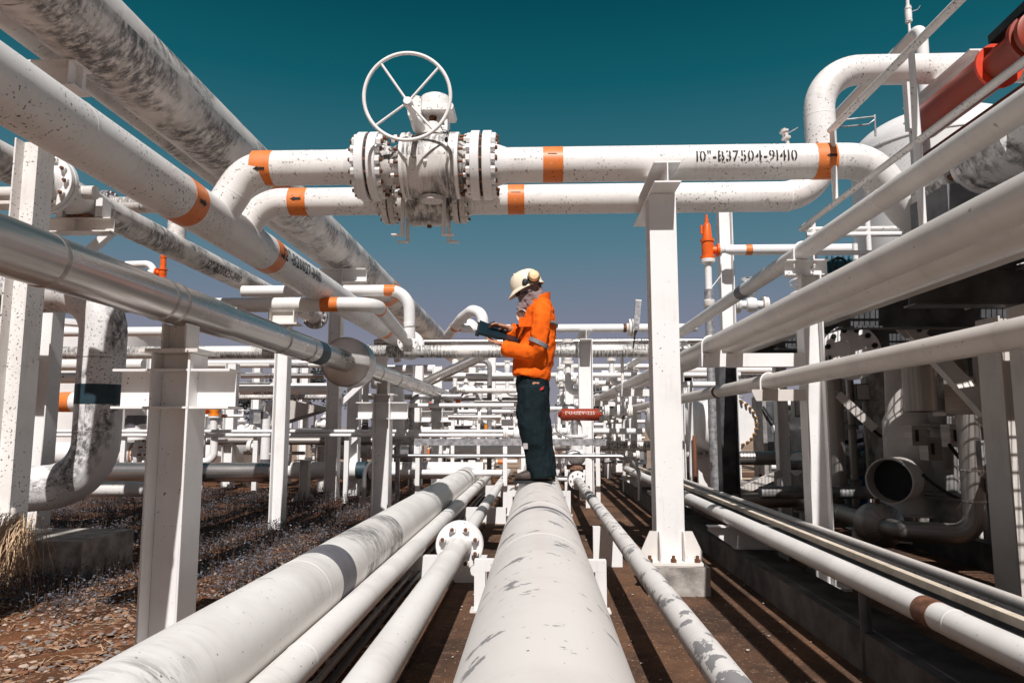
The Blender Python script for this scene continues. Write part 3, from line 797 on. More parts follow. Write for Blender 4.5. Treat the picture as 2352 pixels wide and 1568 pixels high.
f = flange(PR2, (g2 + .006, yB2, zB2), XA, .2, .045, rB2, .06, DIRTY, 44); bolts(f, (g2, yB2, zB2), XA, 12, .166, HB2)

# --- column right of centre with its head beam
c1 = W(1527, 900, Y=5.42); cx = c1.x
t = thing('pipe_support', 'bright white H-column in the foreground right of the inspector, on a concrete plinth', 'column', (cx, 5.42, .2))
zt = zB1 - rB1; zp = W(1530, 1292, Y=5.32).z
m = MB(); hsec_y(m, cx, 5.42, zp + .02, zt - .165, .2, .2, .014, .01); bev(m.build('column', STEEL, t))
m = MB().ibeam((cx, 5.08, zt - .08), (cx, 6.25, zt - .08), .158, .19, ZA, .009, .012)
m.build('head_beam', STEEL, t)
m = MB().prism([(0, 0), (0, .2), (.14, .2), (.02, 0)], (cx - .09, 5.53, zt - .37), YA, ZA, XA * .012); m.build('knee_plate', STEEL, t)
MB().box(cx - .185, cx + .2, 5.2, 5.62, zp, zp + .0195).build('base_plate', RUSTW, t)
for sg in (-1, 1):
    MB().prism([(0, 0), (.115, 0), (.115, .06), (.05, .2), (0, .2)], (cx + sg * .1005, 5.31, zp + .02), V((sg, 0, 0)), ZA, YA * .014).build('gusset', RUSTW, t)
    MB().prism([(0, 0), (.09, 0), (.09, .05), (.05, .2), (0, .2)], (cx + sg * .085 - .006, 5.319, zp + .02), V((0, -1, 0)), ZA, XA * .012).build('gusset', RUSTW, t)
for dx_ in (-.165, 0, .165):
    q = MB(); q.lathe([(0, .022), (.02, .022), (.024, .018)], (cx + dx_, 5.235, zp + .02), ZA, 6); q.lathe([(.024, .012), (.045, .012)], (cx + dx_, 5.235, zp + .02), ZA, 8); q.build('anchor_bolt', RUST, t)
m = MB(); m.box(cx - .19, cx + .235, 5.16, 5.7, -.05, zp - .002)
tag(m.build('concrete_plinth', CONC, None, (cx, 5.4, 0)), 'grey concrete block under the bright white foreground column', 'plinth')
# its far twin behind
c2 = W(1490, 900, Y=6.9)
m = MB(); hsec_y(m, c2.x + .07, 6.6, 0, W(1485, 530, Y=6.6).z, .18, .16, .014, .01)
tag(m.build('rack_column', STEEL, None, (c2.x, 6.6, 0)), 'slimmer white column hidden close behind the bright foreground column', 'column')

# ================================================================ RIGHT: sloping ranks of pipes on arms
E1X, E1Z = LP((2352, 198), (2352, 286), .066)
E2X, E2Z = LP((2207, 470), (2352, 514), .063)
E3X, E3Z = (E2Z - CZ) / math.tan(radians(22.4)), E2Z
E4X, E4Z = LP((2352, 724), (2352, 801), .058)
yR = 5.5
def wseam(X, Z, r, ys): return [((X, y, Z), YA) for y in ys]
E1 = pipe('sloping_pipe', 'topmost of the white pipes on the right support columns, with a grey band', [(E1X, -1, E1Z), (E1X, 24, E1Z)], .066, CREAM2, n=30, welds=wseam(E1X, E1Z, .066, (4.2, 6.9)),
          bands=[((E1X, W(1707, 668, X=E1X).y, E1Z), YA, .2, GREYB)])
E2 = pipe('sloping_pipe', 'thick cream pipe on the striped arm, front one of the close pair at right', [(E2X, -1, E2Z), (E2X, 24, E2Z)], .063, GREIGE, n=30, bands=[((E2X, 11.6, E2Z), YA, .06, RUST)])
E3 = pipe('sloping_pipe', 'greige pipe lying right behind the thick cream pipe on the striped arm', [(E3X, -1, E3Z), (E3X, 24, E3Z)], .063, GREIGE, n=30, bands=[((E3X, 5.95, E3Z), YA, .06, RUST)])
E4 = pipe('sloping_pipe', 'lowest and flattest of the pipes on the right support columns, with a thin rust-brown ring', [(E4X, -1, E4Z), (E4X, 19, E4Z)], .058, GREIGE, n=30, bands=[((E4X, W(1650, 893, X=E4X).y, E4Z), YA, .09, RUST)])
def ubolt(parent, X, Y, Z, r, zb):
    pts = [(X - r - .008, Y, zb - .06)] + [(X + cos(a) * (r + .008), Y, Z + sin(a) * (r + .008)) for a in [pi - pi * k / 14 for k in range(15)]] + [(X + r + .008, Y, zb - .06)]
    u = MB().tube(pts, .0065, 8).build('u_bolt', WHITE2, parent)
    for sg in (-1, 1):
        q = MB(); q.lathe([(0, .012), (.016, .012)], (X + sg * (r + .008), Y, zb - .045), ZA, 6); q.build('nut', RUSTW, u)
def right_support(y, label, detail):
    x = (E1X + .03)
    t = thing('pipe_support', label, 'column', (x, y, 0))
    z1 = E1Z - .066
    m = MB(); hsec(m, x, y, .02, z1 - .125, .15, .15, .011, .008); m.build('column', STEEL, t)
    MB().box(x - .15, x + .15, y - .15, y + .15, 0, .02).build('base_plate', RUSTW, t)
    MB().ibeam((x - .17, y, z1 - .0625), (x + .15, y, z1 - .0625), .12, .12, ZA, .007, .009).build('head_beam', STEEL, t)
    xa = W(1608, 830, Y=5.5).x; zt = E2Z - .063
    MB().box(xa, x - .076, y - .05, y + .05, zt - .1, zt).build('arm', STEEL, t)
    x4 = W(1722, 900, Y=5.5).x; z4 = E4Z - .058
    m = MB(); m.prism([(0, 0), (0, -.02), (.03, -.085), (x - .076 - x4, -.085), (x - .076 - x4, 0)], (x4, y - .06, z4), XA, ZA, YA * .01); m.box(x4, x - .076, y - .05, y + .04, z4 - .011, z4 - .001)
    m.build('bracket', GREIGE, t)
    ubolt(t, E1X, y - .03, E1Z, .066, z1); ubolt(t, E2X, y - .03, E2Z, .063, zt); ubolt(t, E4X, y - .03, E4Z, .058, z4)
    if detail:
        m = MB(); m.prism([(0, 0), (.13, 0), (.13, .1), (.02, .1), (0, .08)], (x - .215, y - .03, E2Z + .2), XA, ZA, YA * .008); m.build('lug_plate', STEEL, t)
        MB().tube([V((x - .1 + .05 * cos(a), y - .04 + .05 * sin(a), E2Z + .33 + .008 * k)) for k, a in enumerate([2 * pi * i / 12 for i in range(30)])], .006, 6).build('wire_coil', WHITE2, t)
    return t
right_support(yR, 'white H-column at right carrying the ranked pipes on a striped arm, nearest of its row', True)
right_support(10.7, 'second white pipe support of the right row, seen just left of the bright foreground column', False)
right_support(15.9, 'third white pipe support of the right row, seen near the red cylinder', False)
pipe('conduit', 'thin white handrail pipe running just above the topmost right pipe, then bending right', [(E1X + .12, 14, E1Z - .02), (E1X + .12, 5.95, E1Z + .1), (E1X + 1.9, 5.95, E1Z + .1)], .02, WHITE, bend=.12, n=12)

# ---------------------------------------------------------------- raised deck and railings
dX = 2.26; dZ = CZ + 1.01
rail = thing('railing', 'white pipe railing with flattened posts on the edge of the raised deck at upper right', 'railing', (dX, 5, dZ))
zt = W(1905, 303, X=dX); top = zt.z; yT = zt.y
MB().tube([(dX, -1, top), (dX, yT - .02, top)], .026, 16).build('top_rail', SPECK, rail)
zm = W(1954 / 1.063, 527, X=dX); ym = zm.y
MB().tube(route([(dX, -1, zm.z), (dX, ym, zm.z), (dX + 1.4, ym, zm.z)], .03), .022, 16).build('mid_rail', SPECK, rail)
for px, pyb in ((2112, 560), (1916, 470)):
    y_ = W(px, 400, X=dX).y; z0 = W(px, pyb, X=dX).z
    n = 14
    rs = []
    for k, (f_, a_, b_) in enumerate(((0, .03, .016), (.08, .03, .018), (.45, .024, .024), (.55, .024, .024), (.92, .03, .014), (1, .032, .012))):
        zz = z0 + (top - z0) * f_
        rs.append([(dX + b_ * cos(2 * pi * j / n), y_ + a_ * sin(2 * pi * j / n), zz) for j in range(n)])
    MB().rings(rs, n).build('post', STEEL, rail)
lo = thing('railing', 'lower white pipe railing with rounded corner on the far end of the raised deck', 'railing', (dX, 6.1, dZ))
zl = W(1815, 557, X=dX).z
for zz_ in (ym,):
    pass
MB().tube(route([(dX + .05, 6.15, zl), (dX + 1.9, 6.15, zl)], .1), .022, 14).build('top_rail', STEEL, lo)
for px, a, b in ((1874, 500, 650), (2000, 505, 640), (1968, 560, 640)):
    p0 = W(px, a, Y=6.15); p1 = W(px, b, Y=6.15); MB().tube([p1, (p1.x, p1.y, p0.z)], .022, 12).build('post', STEEL, lo)
deck = thing('deck', 'raised steel deck with grating seen from below at right, in deep shade', 'deck', (dX + 2, 4, dZ))
x0, x1, y0, y1 = dX, 6.4, -4, 9.0
# edge channels, joists, plates
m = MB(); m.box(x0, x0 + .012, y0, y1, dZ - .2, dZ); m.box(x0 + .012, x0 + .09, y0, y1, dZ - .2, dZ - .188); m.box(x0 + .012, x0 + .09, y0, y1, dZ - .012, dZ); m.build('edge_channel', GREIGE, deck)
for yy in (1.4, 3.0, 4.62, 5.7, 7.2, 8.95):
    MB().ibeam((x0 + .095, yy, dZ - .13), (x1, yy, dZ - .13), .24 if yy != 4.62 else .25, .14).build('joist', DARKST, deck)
GR = [(x0 + .75, x0 + 1.45, 2.6, 7.6), (x0 + .2, x0 + .62, 4.7, 8.6), (x0 + 1.7, x0 + 2.3, 2.8, 7.4), (x0 + 2.7, x0 + 3.5, 3.4, 8.4)]
cells = []
xs_ = sorted({x0 + .012, x1} | {v for g in GR for v in g[:2]}); ys_ = sorted({y0, y1} | {v for g in GR for v in g[2:]})
m = MB()
for i in range(len(xs_) - 1):
    for j in range(len(ys_) - 1):
        cx, cy = (xs_[i] + xs_[i + 1]) / 2, (ys_[j] + ys_[j + 1]) / 2
        if any(g[0] < cx < g[1] and g[2] < cy < g[3] for g in GR): continue
        m.box(xs_[i], xs_[i + 1], ys_[j], ys_[j + 1], dZ + .001, dZ + .008)
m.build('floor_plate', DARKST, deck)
for g in GR:
    m = MB(); x = g[0] + .02
    while x < g[1]: m.box(x - .003, x + .003, g[2], g[3], dZ - .03, dZ); x += .042
    y = g[2] + .05
    while y < g[3]: m.box(g[0], g[1], y - .004, y + .004, dZ - .012, dZ + .0005); y += .1
    m.build('grating', GALV, deck)
# deck legs
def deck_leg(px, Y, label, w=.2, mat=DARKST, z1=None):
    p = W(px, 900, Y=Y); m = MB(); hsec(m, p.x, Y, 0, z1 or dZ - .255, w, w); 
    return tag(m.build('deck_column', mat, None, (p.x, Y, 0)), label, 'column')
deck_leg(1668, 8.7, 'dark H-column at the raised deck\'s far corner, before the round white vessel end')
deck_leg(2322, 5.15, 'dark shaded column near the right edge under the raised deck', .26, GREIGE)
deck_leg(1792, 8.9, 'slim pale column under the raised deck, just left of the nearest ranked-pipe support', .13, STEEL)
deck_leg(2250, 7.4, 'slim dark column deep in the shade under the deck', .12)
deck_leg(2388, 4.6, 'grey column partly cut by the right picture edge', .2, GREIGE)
a = W(2085, 742, Y=6.0); b = W(2312, 985, Y=5.3)
br = thing('brace', 'diagonal grey channel brace with bolted gusset ends under the deck', 'brace', (a + b) / 2)
m = MB(); d = (b - a).normalized(); sd = d.cross(YA).normalized()
m.obox((a + b) / 2, d * (b - a).length / 2, sd * .06, d.cross(sd) * .005); m.obox((a + b) / 2 + sd * .0555 - d.cross(sd) * .035, d * (b - a).length / 2, sd * .0045, d.cross(sd) * .03); m.obox((a + b) / 2 - sd * .0555 - d.cross(sd) * .035, d * (b - a).length / 2, sd * .0045, d.cross(sd) * .03)
m.build('channel', GREIGE, br)
ny = d.cross(sd); ny = ny if ny.y < 0 else -ny
for p_, s_ in ((a, 1), (b, -1)):
    for k in (0.05, .14):
        MB().lathe([(0, .02), (.018, .02)], p_ + d * s_ * k + ny * .045, ny, 6).build('bolt', RUBBER, br)
    MB().prism([(-.16, -.12), (.12, -.1), (.16, .02), (.1, .14), (-.14, .14)], p_ - ny * .012 , d, sd, -ny * .01).build('gusset', GREIGE, br)
# ---------------------------------------------------------------- things above the deck
P1X = 2.95; P1Z = CZ + .585 * P1X; yF = W(2245, 400, X=P1X).y
fp = thing('flanged_pipe', 'mould-streaked flanged pipe and thick valve body at the right edge, on a dark saddle', 'pipe', (P1X, yF, P1Z))
m = MB(); m.tube([(P1X, yF + .62, P1Z), (P1X, yF + .1, P1Z)], .125, 36); m.build('pipe_run', BLOTCH, fp)
HB3 = hexbolt(.16, .036, .042, .022, .02); MB().lathe([(-.034, .13), (.034, .13)], (P1X, yF, P1Z), YA, 30).build('gasket', GASKET, fp)
f = flange(fp, (P1X, yF + .035, P1Z), YA, .205, .045, .125, .06, BLOTCH, 44); flange(fp, (P1X, yF - .035, P1Z), -YA, .205, .045, .15, .0, WHITE, 44)
bolts(f, (P1X, yF, P1Z), YA, 10, .168, HB3, .3)
MB().lathe([(.058, .15), (.14, .15), (.15, .205), (.2, .215), (.55, .22), (.57, .245), (.62, .245), (.63, .2), (1.2, .2)], (P1X, yF, P1Z), -YA, 44).build('valve_body', BLOTCH, fp)
MB().box(P1X - .24, P1X + .3, yF - .06, yF + .42, P1Z - .34, P1Z - .13).build('saddle_plate', plain('saddle_grey', (.2, .2, .21), .6), fp)
rX = 3.3; rZ = CZ + rX * math.tan(radians(37.8))
ya, yb = W(2122, 288, X=rX).y, W(2290, 150, X=rX).y
ac = thing('actuator', 'long dark red cylinder actuator with scratched paint at upper right, behind the railing', 'actuator', (rX, ya, rZ))
m = MB(); m.lathe([(0, .1), (.0, .135), (.02, .139), (ya - yb, .139)], (rX, ya, rZ), -YA, 44); m.build('cylinder', RED, ac)
MB().lathe([(0, .14), (.002, .165), (.028, .165), (.03, .14)], (rX, yb, rZ), -YA, 44).build('end_flange', REDB, ac)
MB().lathe([(.031, .12), (.35, .125), (.36, .17), (.4, .17), (.41, .12), (.8, .12)], (rX, yb, rZ), -YA, 36).build('spring_housing', RED, ac)
MB().lathe([(.42, .13), (.43, .16), (.47, .16), (.48, .13)], (rX, yb, rZ), -YA, 36).build('clamp_ring', RED, ac)
MB().bar((rX - .06, yb - .08, rZ + .16), (rX - .06, yb - .75, rZ + .2), .08, .06).build('top_box', RUBBER, ac)
MB().lathe([(0, .17), (.04, .2), (.5, .2)], (rX, yb - .7, rZ + .03), -YA, 36).build('yoke_end', RED, ac)
m = MB(); m.tube([(rX + .15, ya + .2, rZ - .25), (rX + .15, ya - 1.6, rZ - .25)], .09, 20); tag(m.build('drain_pipe', plain('red_brown', (.2, .06, .035), .6), None, (rX, ya, rZ)), 'thin red-brown pipe under the long red cylinder actuator', 'pipe')
# lengthwise beam with stub carrying the upper riser pipe
zI = zc - rB2 * 1.06
bI = W(2250, 112, Z=zI)
t = thing('rack_beam', 'white I-beam end pointing at the camera under the upper riser pipe, beside the red cylinder', 'beam', bI)
MB().ibeam((bI.x, bI.y, zI - .08), (bI.x, bI.y + 1.05, zI - .08), .16, .15).build('beam', STEEL, t)
MB().box(bI.x - .3, bI.x - .22, yB2 - .05, yB2 + .03, zI - .42, zI + .02).build('stub', STEEL, t)
m = MB(); hsec(m, bI.x + .02, bI.y + .97, dZ, zI - .162, .12, .12); m.build('post', STEEL, t)
# U pipe behind
gX, gZ = LP((2080, 81), (1929, 272), .1); ye = W(2118, 100, X=gX).y
pipe('swan_neck_pipe', 'white swan-neck pipe coming over the top and dropping behind the upper riser pipe', [(gX, 16, gZ), (gX, ye, gZ), (gX, ye + .02, gZ - 1.2)], .1, WHITE2, bend=.19, n=32, seg=14, welds=[((gX, ye, gZ - .23), ZA)])
vv = thing('vent_valve', 'small white ball valve with a raised lever at the top edge, above the swan-neck pipe', 'valve', (gX, ye + .15, gZ + .1))
vp = W(2088, 58, Y=ye + .25)
MB().lathe([(0, .022), (.2, .022), (.21, .06), (.235, .06), (.237, .03), (.25, .055), (.33, .06), (.42, .055), (.432, .03), (.435, .06), (.46, .06), (.47, .03), (.6, .03)], vp - V((0, 0, .14)), ZA, 20).build('body', WHITE, vv)
for zz in (.22, .447):
    me = hexbolt(.05, .012, .014, .006, .008); bolts(vv, vp + V((0, 0, zz - .14)), ZA, 4, .047, me, .5)
m = MB(); m.bar(vp + V((.05, -.02, .24)), vp + V((.15, -.03, .27)), .02, .008); m.bar(vp + V((.148, -.03, .27)), vp + V((.2, -.03, .34)), .02, .008); m.build('lever', GALV, vv)
# vertical vessel with dome
vx, vy, vr = 4.95, 8.8, .98
ves = thing('vessel', 'big white upright vessel with a domed top behind the railing posts', 'vessel', (vx, vy, 0))
zs = W(2003, 335, Y=8.4).z
MB().lathe([(.02, vr + .02), (2.0, vr + .02)], (vx, vy, 0), ZA, 64).build('skirt', CONC, ves)
MB().lathe([(2.001, vr), (2.4, vr), (zs - .03, vr), (zs, vr), (zs + .01, vr + .012), (zs + .03, vr + .012), (zs + .04, vr)] , (vx, vy, 0), ZA, 64).build('shell', paint('vessel_white', (.8, .78, .76), spots=.55, grime=.2, seed=31), ves)
MB().lathe([(0, vr * 1.002)] + [(vr * .5 * sin(a), vr * 1.002 * cos(a)) for a in [pi / 2 * k / 14 for k in range(1, 14)]] + [(vr * .5, .02)], (vx, vy, zs + .04), ZA, 64).build('dome', WHITE2, ves)
p = W(2009, 268, Y=8.0); q = W(1945, 275, Y=8.0)
m = MB(); m.tube([W(2011, 313, Y=8.0), W(2009, 264, Y=8.0)], .012, 8); m.tube([p, q, W(1930, 277, Y=8.2)], .01, 8); m.tube([W(2008, 276, Y=8.0), W(1995, 286, Y=8.0), W(1930, 292, Y=8.2)], .01, 8)
tag(m.build('impulse_tube', GALV, None, p), 'pair of thin bent steel tubes beside the vessel dome', 'tube')
# relief valve line
py_ = 11.0; rv = W(1626, 600, Y=py_)
st = thing('relief_stack', 'upright grey pipe topped by the orange relief valve against the sky', 'pipe', (rv.x, py_, 0))
zr = W(1626, 598, Y=py_).z; zq = W(1626, 665, Y=py_).z
MB().tube([(rv.x, py_, .2), (rv.x, py_, zq)], .07, 20).build('lower_pipe', GALV, st); MB().tube([(rv.x, py_, zq), (rv.x, py_, zr)], .052, 20).build('upper_pipe', WHITE2, st)
MB().lathe([(0, .07), (.02, .085), (.1, .085), (.12, .06)], (rv.x, py_, W(1626, 705, Y=py_).z), ZA, 18).build('clamp', RUSTW, st)
MB().bar((rv.x + .03, py_, zq + .02), W(1656, 632, Y=py_), .05, .012).build('stay', STEEL, st)
ov = thing('relief_valve', 'bright orange spring relief valve with a pointed cap, right of the bright column', 'valve', (rv.x, py_, zr))
k_ = 1.0
MB().lathe([(.0, .11), (.045, .11), (.05, .085), (.2, .09), (.26, .09), (.27, .105), (.31, .105), (.32, .075), (.52, .06), (.56, .045), (.57, .03), (.64, .028), (.645, .018), (.7, .018)], (rv.x, py_, zr + .02), ZA, 24).build('body', RELIEF, ov)
MB().lathe([(.05, .055), (.13, .06), (.14, .1), (.17, .1)], (rv.x, py_, zr + .16), XA, 20).build('outlet', RELIEF, ov)
MB().lathe([(-.035, .105), (.0, .11), (.018, .11)], (rv.x, py_, zr), ZA, 20).build('inlet_flange', WHITE, ov)
MB().box(rv.x - .1, rv.x - .07, py_ - .02, py_ + .02, zr + .42, zr + .55).build('lever_cap', RELIEF, ov)
rp = thing('relief_outlet_pipe', 'white level pipe with an orange band running right from the orange relief valve', 'pipe', (rv.x + .3, py_, zr + .16))
MB().tube([(rv.x + .26, py_, zr + .16), (rv.x + .36, py_, zr + .16), (rv.x + 2.6, py_, zr + .16)], [.045, .08, .08], 22).build('pipe_run', WHITE2, rp)
flange(rp, (rv.x + .172, py_, zr + .16), XA, .1, .03, .045, .05, RUSTW, 20)
band(rp, (rv.x + .62, py_, zr + .16), XA, .08, .1, ORANGE, 'orange_band', 22)
p = W(1670, 700, Y=11.3); m = MB(); hsec(m, p.x, 11.3, 0, W(1670, 440, Y=11.3).z, .21, .2)
tag(m.build('rack_column', WHITE2, None, (p.x, 11.3, 0)), 'tall white column against the sky beside the orange relief valve', 'column')
m = MB(); pm = W(1900, 620, Y=7.4); m.box(pm.x - .05, pm.x + .28, 7.3, 7.6, pm.z - .12, pm.z + .09)
for k in range(6): m.box(pm.x - .05 + k * .055, pm.x - .03 + k * .055, 7.285, 7.3, pm.z - .12, pm.z + .12)
tag(m.build('motor', TEALM, None, pm), 'ribbed dark teal motor housing glimpsed above the cream pipe pair', 'motor')
m = MB(); pw = W(1928, 608, Y=7.2); m.tube([pw + V((.07 * cos(a), 0, .06 * sin(a) + .002 * a)) for a in [k * .5 for k in range(26)]], .008, 6)
tag(m.build('cable_coil', RUBBER, None, pw), 'coil of black cable beside the teal motor', 'cable')
# ---------------------------------------------------------------- under the deck
bf = W(1955, 808, Y=6.9); fl_ = thing('blind_flange', 'round pale blind flange with two handles and black bolts under the deck', 'flange', bf)
MB().lathe([(0, .255), (.004, .262), (.05, .262), (.055, .25), (.06, .2), (.2, .2)], bf, YA + XA * .25, 44).build('cover', STEEL, fl_)
ax_ = (YA + XA * .25).normalized(); hx = ax_.cross(ZA).normalized()
for k in range(12):
    a = 2 * pi * k / 12 + .26
    MB().lathe([(0, .026), (.035, .026), (.04, .02)], bf + hx * cos(a) * .21 + ZA * sin(a) * .21, -ax_, 6).build('bolt', RUBBER, fl_)
for sg, dz in ((-1, -.03), (.25, .03)):
    c_ = bf + hx * sg * .12 * -1 + V((0, 0, dz))
    MB().tube(route([c_ + ZA * .065, c_ + ZA * .065 - ax_ * .07, c_ - ZA * .065 - ax_ * .07, c_ - ZA * .065], .02), .009, 10).build('handle', WHITE2, fl_)
sk_ = W(2092, 1000, Y=7.6)
sk = thing('skirt_vessel', 'pale upright cylinder with a large open stub pipe, shaded under the deck', 'vessel', (sk_.x, 7.6, 0))
MB().lathe([(.28, .26), (1.2, .26), (1.3, .22), (dZ - .05, .2)], (sk_.x, 7.6, 0), ZA, 40).build('shell', GREIGE, sk)
m = MB(); m.lathe([(0, .36), (.02, .36)], (sk_.x, 7.6, .28), ZA, 40); m.lathe([(0, .38), (.02, .38)], (sk_.x, 7.6, .03), ZA, 40)
for k in range(12):
    a = 2 * pi * k / 12; m.obox((sk_.x + cos(a) * .31, 7.6 + sin(a) * .31, .165), (cos(a) * .05, sin(a) * .05, 0), (-sin(a) * .006, cos(a) * .006, 0), (0, 0, .115))
m.build('base_ring', GREIGE, sk)
so_ = W(2042, 1104, Y=7.05); d = (V((sk_.x, 7.6, so_.z)) - so_).normalized()
MB().lathe([(.32, .2), (.32, .215), (0, .215), (0, .2), (.3, .198)], so_, d, 40, caps=False).build('stub_pipe', GREIGE, sk)
MB().lathe([(.2, .1985), (.205, .1985)], so_, d, 40).build('bore_shade', RUBBER, sk)  # black disc stands in for the shade inside the open stub
# silver insulated pipe on the ground with two flange boxes
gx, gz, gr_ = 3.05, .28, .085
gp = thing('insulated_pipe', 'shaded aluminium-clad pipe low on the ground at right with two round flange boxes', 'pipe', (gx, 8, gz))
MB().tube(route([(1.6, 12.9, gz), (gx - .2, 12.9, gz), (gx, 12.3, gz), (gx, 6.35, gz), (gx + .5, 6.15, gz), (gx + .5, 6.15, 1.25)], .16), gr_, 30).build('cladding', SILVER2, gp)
for y_ in (10.2, 6.75):
    b_ = MB().lathe([(-.16, gr_), (-.1, .185), (-.09, .19), (.09, .19), (.1, .185), (.16, gr_)], (gx, y_, gz), YA, 36).build('flange_box', SILVER2, gp)
    MB().lathe([(0, .02), (.04, .02)], (gx, y_, gz + .188), ZA, 10).build('stud', RUST, b_)
for y_ in (11.6, 9.6, 9.2, 8.2, 7.5): MB().lathe([(-.012, gr_ - .001), (-.006, gr_ + .004), (.006, gr_ + .004), (.012, gr_ - .001)], (gx, y_, gz), YA, 30, caps=False).build('lap_joint', SILVER, gp)
for z_ in (.55, .8): MB().lathe([(-.012, gr_ - .001), (-.006, gr_ + .004), (.006, gr_ + .004), (.012, gr_ - .001)], (gx + .5, 6.15, z_), ZA, 30, caps=False).build('lap_joint', SILVER, gp)
for y_ in (11, 8.6, 7.2):
    tag(MB().box(gx - .04, gx + .04, y_ - .04, y_ + .04, 0, gz - gr_).box(gx - .09, gx + .09, y_ - .06, y_ + .06, gz - gr_ - .012, gz - gr_ - .001).build('low_stand', STEEL, None, (gx, y_, 0)), {11: 'farthest', 8.6: 'middle', 7.2: 'nearest'}[y_] + ' small white foot under the low clad pipe on the ground', 'support')
p = W(1922, 1000, Y=8.6)
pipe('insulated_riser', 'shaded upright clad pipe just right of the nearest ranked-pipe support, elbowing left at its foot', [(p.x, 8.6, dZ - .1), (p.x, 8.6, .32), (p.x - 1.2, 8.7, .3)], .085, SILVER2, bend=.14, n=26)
p = W(2112, 880, Y=6.4)
ib = thing('insulation_box', 'ribbed metal insulation jacket hanging under the deck beside the diagonal brace', 'jacket', p)
MB().lathe([(0, .1), (.01, .135), (.45, .135), (.46, .1)], p - V((0, 0, .25)), ZA, 36).build('jacket', SILVER2, ib)
MB().box(p.x + .15, p.x + .38, 6.3, 6.5, p.z - .28, p.z + .05).build('side_box', SILVER2, ib)
for k, (px, py, w_, h_) in enumerate(((2088, 1000, .13, .17), (2125, 1030, .12, .2), (2175, 1000, .16, .2), (2200, 975, .12, .12))):
    p = W(px, py, Y=6.5 + .1 * k)
    t = thing('jacket_box', ['leftmost', 'second', 'third', 'rightmost'][k] + ' of four small clipped metal jacket boxes under the deck, beside the open stub pipe', 'box', p)
    MB().box(p.x, p.x + w_, 6.45 + .1 * k, 6.6 + .1 * k, p.z - h_ / 2, p.z + h_ / 2).build('box_shell', SILVER2, t)
    MB().bar((p.x + w_ * .3, 6.44 + .1 * k, p.z + .05), (p.x + w_ * .3, 6.44 + .1 * k, p.z - .05), .02, .015, YA).build('clip', RUBBER, t)
p = W(1978, 1040, Y=11)
dr = thing('drum', 'bright blue drum standing far under the deck, left of the open stub pipe', 'drum', (p.x, 11, 0))
z0 = 0
MB().lathe([(0, .28), (.01, .29), (.28, .29), (.29, .3), (.31, .29), (.56, .29), (.57, .3), (.59, .29), (.84, .29), (.86, .3), (.88, .28)], (p.x, 11, z0), ZA, 32).build('shell', BLUE, dr)
MB().lathe([(0, .27), (.006, .27)], (p.x, 11, z0 + .875), ZA, 32).build('lid', BLUE, dr)
# ---------------------------------------------------------------- low tray at bottom right
cu = MB(); cu.box(1.53, 1.80, -2, 14, -.02, .19)
tag(cu.build('trench_kerb', plain('kerb_dark', (.13, .12, .115), .9, 0, .3, 4, .4, 50), None, (1.6, 3, 0)), 'long dark concrete kerb running along the right side of the pavement', 'kerb')
F1X, F1Z = LP((2352, 1465), (2352, 1553), .055)
F1 = pipe('tray_pipe', 'white pipe with a rust-brown band in the bottom right corner, nearest on the tray', [(F1X, -1, F1Z), (F1X, 13, F1Z)], .055, CREAM2, n=30, bands=[((F1X, W(2140, 1418, X=F1X).y, F1Z), YA, .11, plain('rust_band', (.19, .085, .05), .6, 0, .3, 20))], welds=[((F1X, W(2195, 1440, X=F1X).y, F1Z), YA)])
F4X, F4Z = LP((1693, 1149), (1693, 1165), .026)
F4X, F4Z = 1.985, CZ - .725
pipe('tray_pipe', 'grey pipe farthest right on the low tray at bottom right', [(F4X, -1, F4Z), (F4X, 13, F4Z)], .03, GREIGE, n=20)
f3x = 1.875
pipe('tray_pipe', 'grey black-spotted pipe in the middle of the low tray, behind the flat cream bar', [(f3x, -1, CZ - .735), (f3x, 13, CZ - .735)], .026, paint('spotted_grey', (.4, .38, .37), spots=1.3, grime=.4, mold=.5, seed=41), n=20)
BX = 1.742
tr = thing('cable_tray', 'low cable tray with flat cream side rail between the pipes at bottom right', 'tray', (F1X + .1, 4, F1Z))
tx = F1X + .085
MB().box(BX - .02, BX + .02, -1, 13, F1Z + .04, F1Z + .046).box(BX - .02, BX - .015, -1, 13, F1Z + .012, F1Z + .0399).build('side_rail', plain('cream_bar', (.72, .62, .5), .5, 0, .15), tr)
MB().box(tx - .03, BX + .28, -1, 13, F1Z - .062, F1Z - .058).build('tray_floor', DARKST, tr)
for k, y_ in enumerate((6.0, 9.2, 12.0)):
    t = thing('tray_bracket', ['nearest', 'middle', 'farthest'][k] + ' white tapered beam bracket under the low tray pipes', 'bracket', (1.6, y_, .2))
    zt_ = F1Z - .057
    m = MB(); m.prism([(0, 0), (.95, 0), (.95, -.16), (.2, -.16), (.0, -.03)], (1.36, y_ - .004, zt_ - .008), XA, ZA, YA * .008); m.box(1.36, 2.31, y_ - .06, y_ + .06, zt_ - .007, zt_); m.box(1.56, 2.31, y_ - .06, y_ + .06, zt_ - .176, zt_ - .169)
    m.build('web', STEEL, t)
    MB().box(1.9, 1.98, y_ - .04, y_ + .04, 0, zt_ - .178).build('foot', STEEL, t)
tag(MB().tube([(F1X, 3.62, 0), (F1X, 3.62, F1Z - .054)], .026, 14).build('tray_post', DARKST, None, (F1X, 3.62, 0)), 'short dark round post under the white tray pipe at bottom right', 'post')

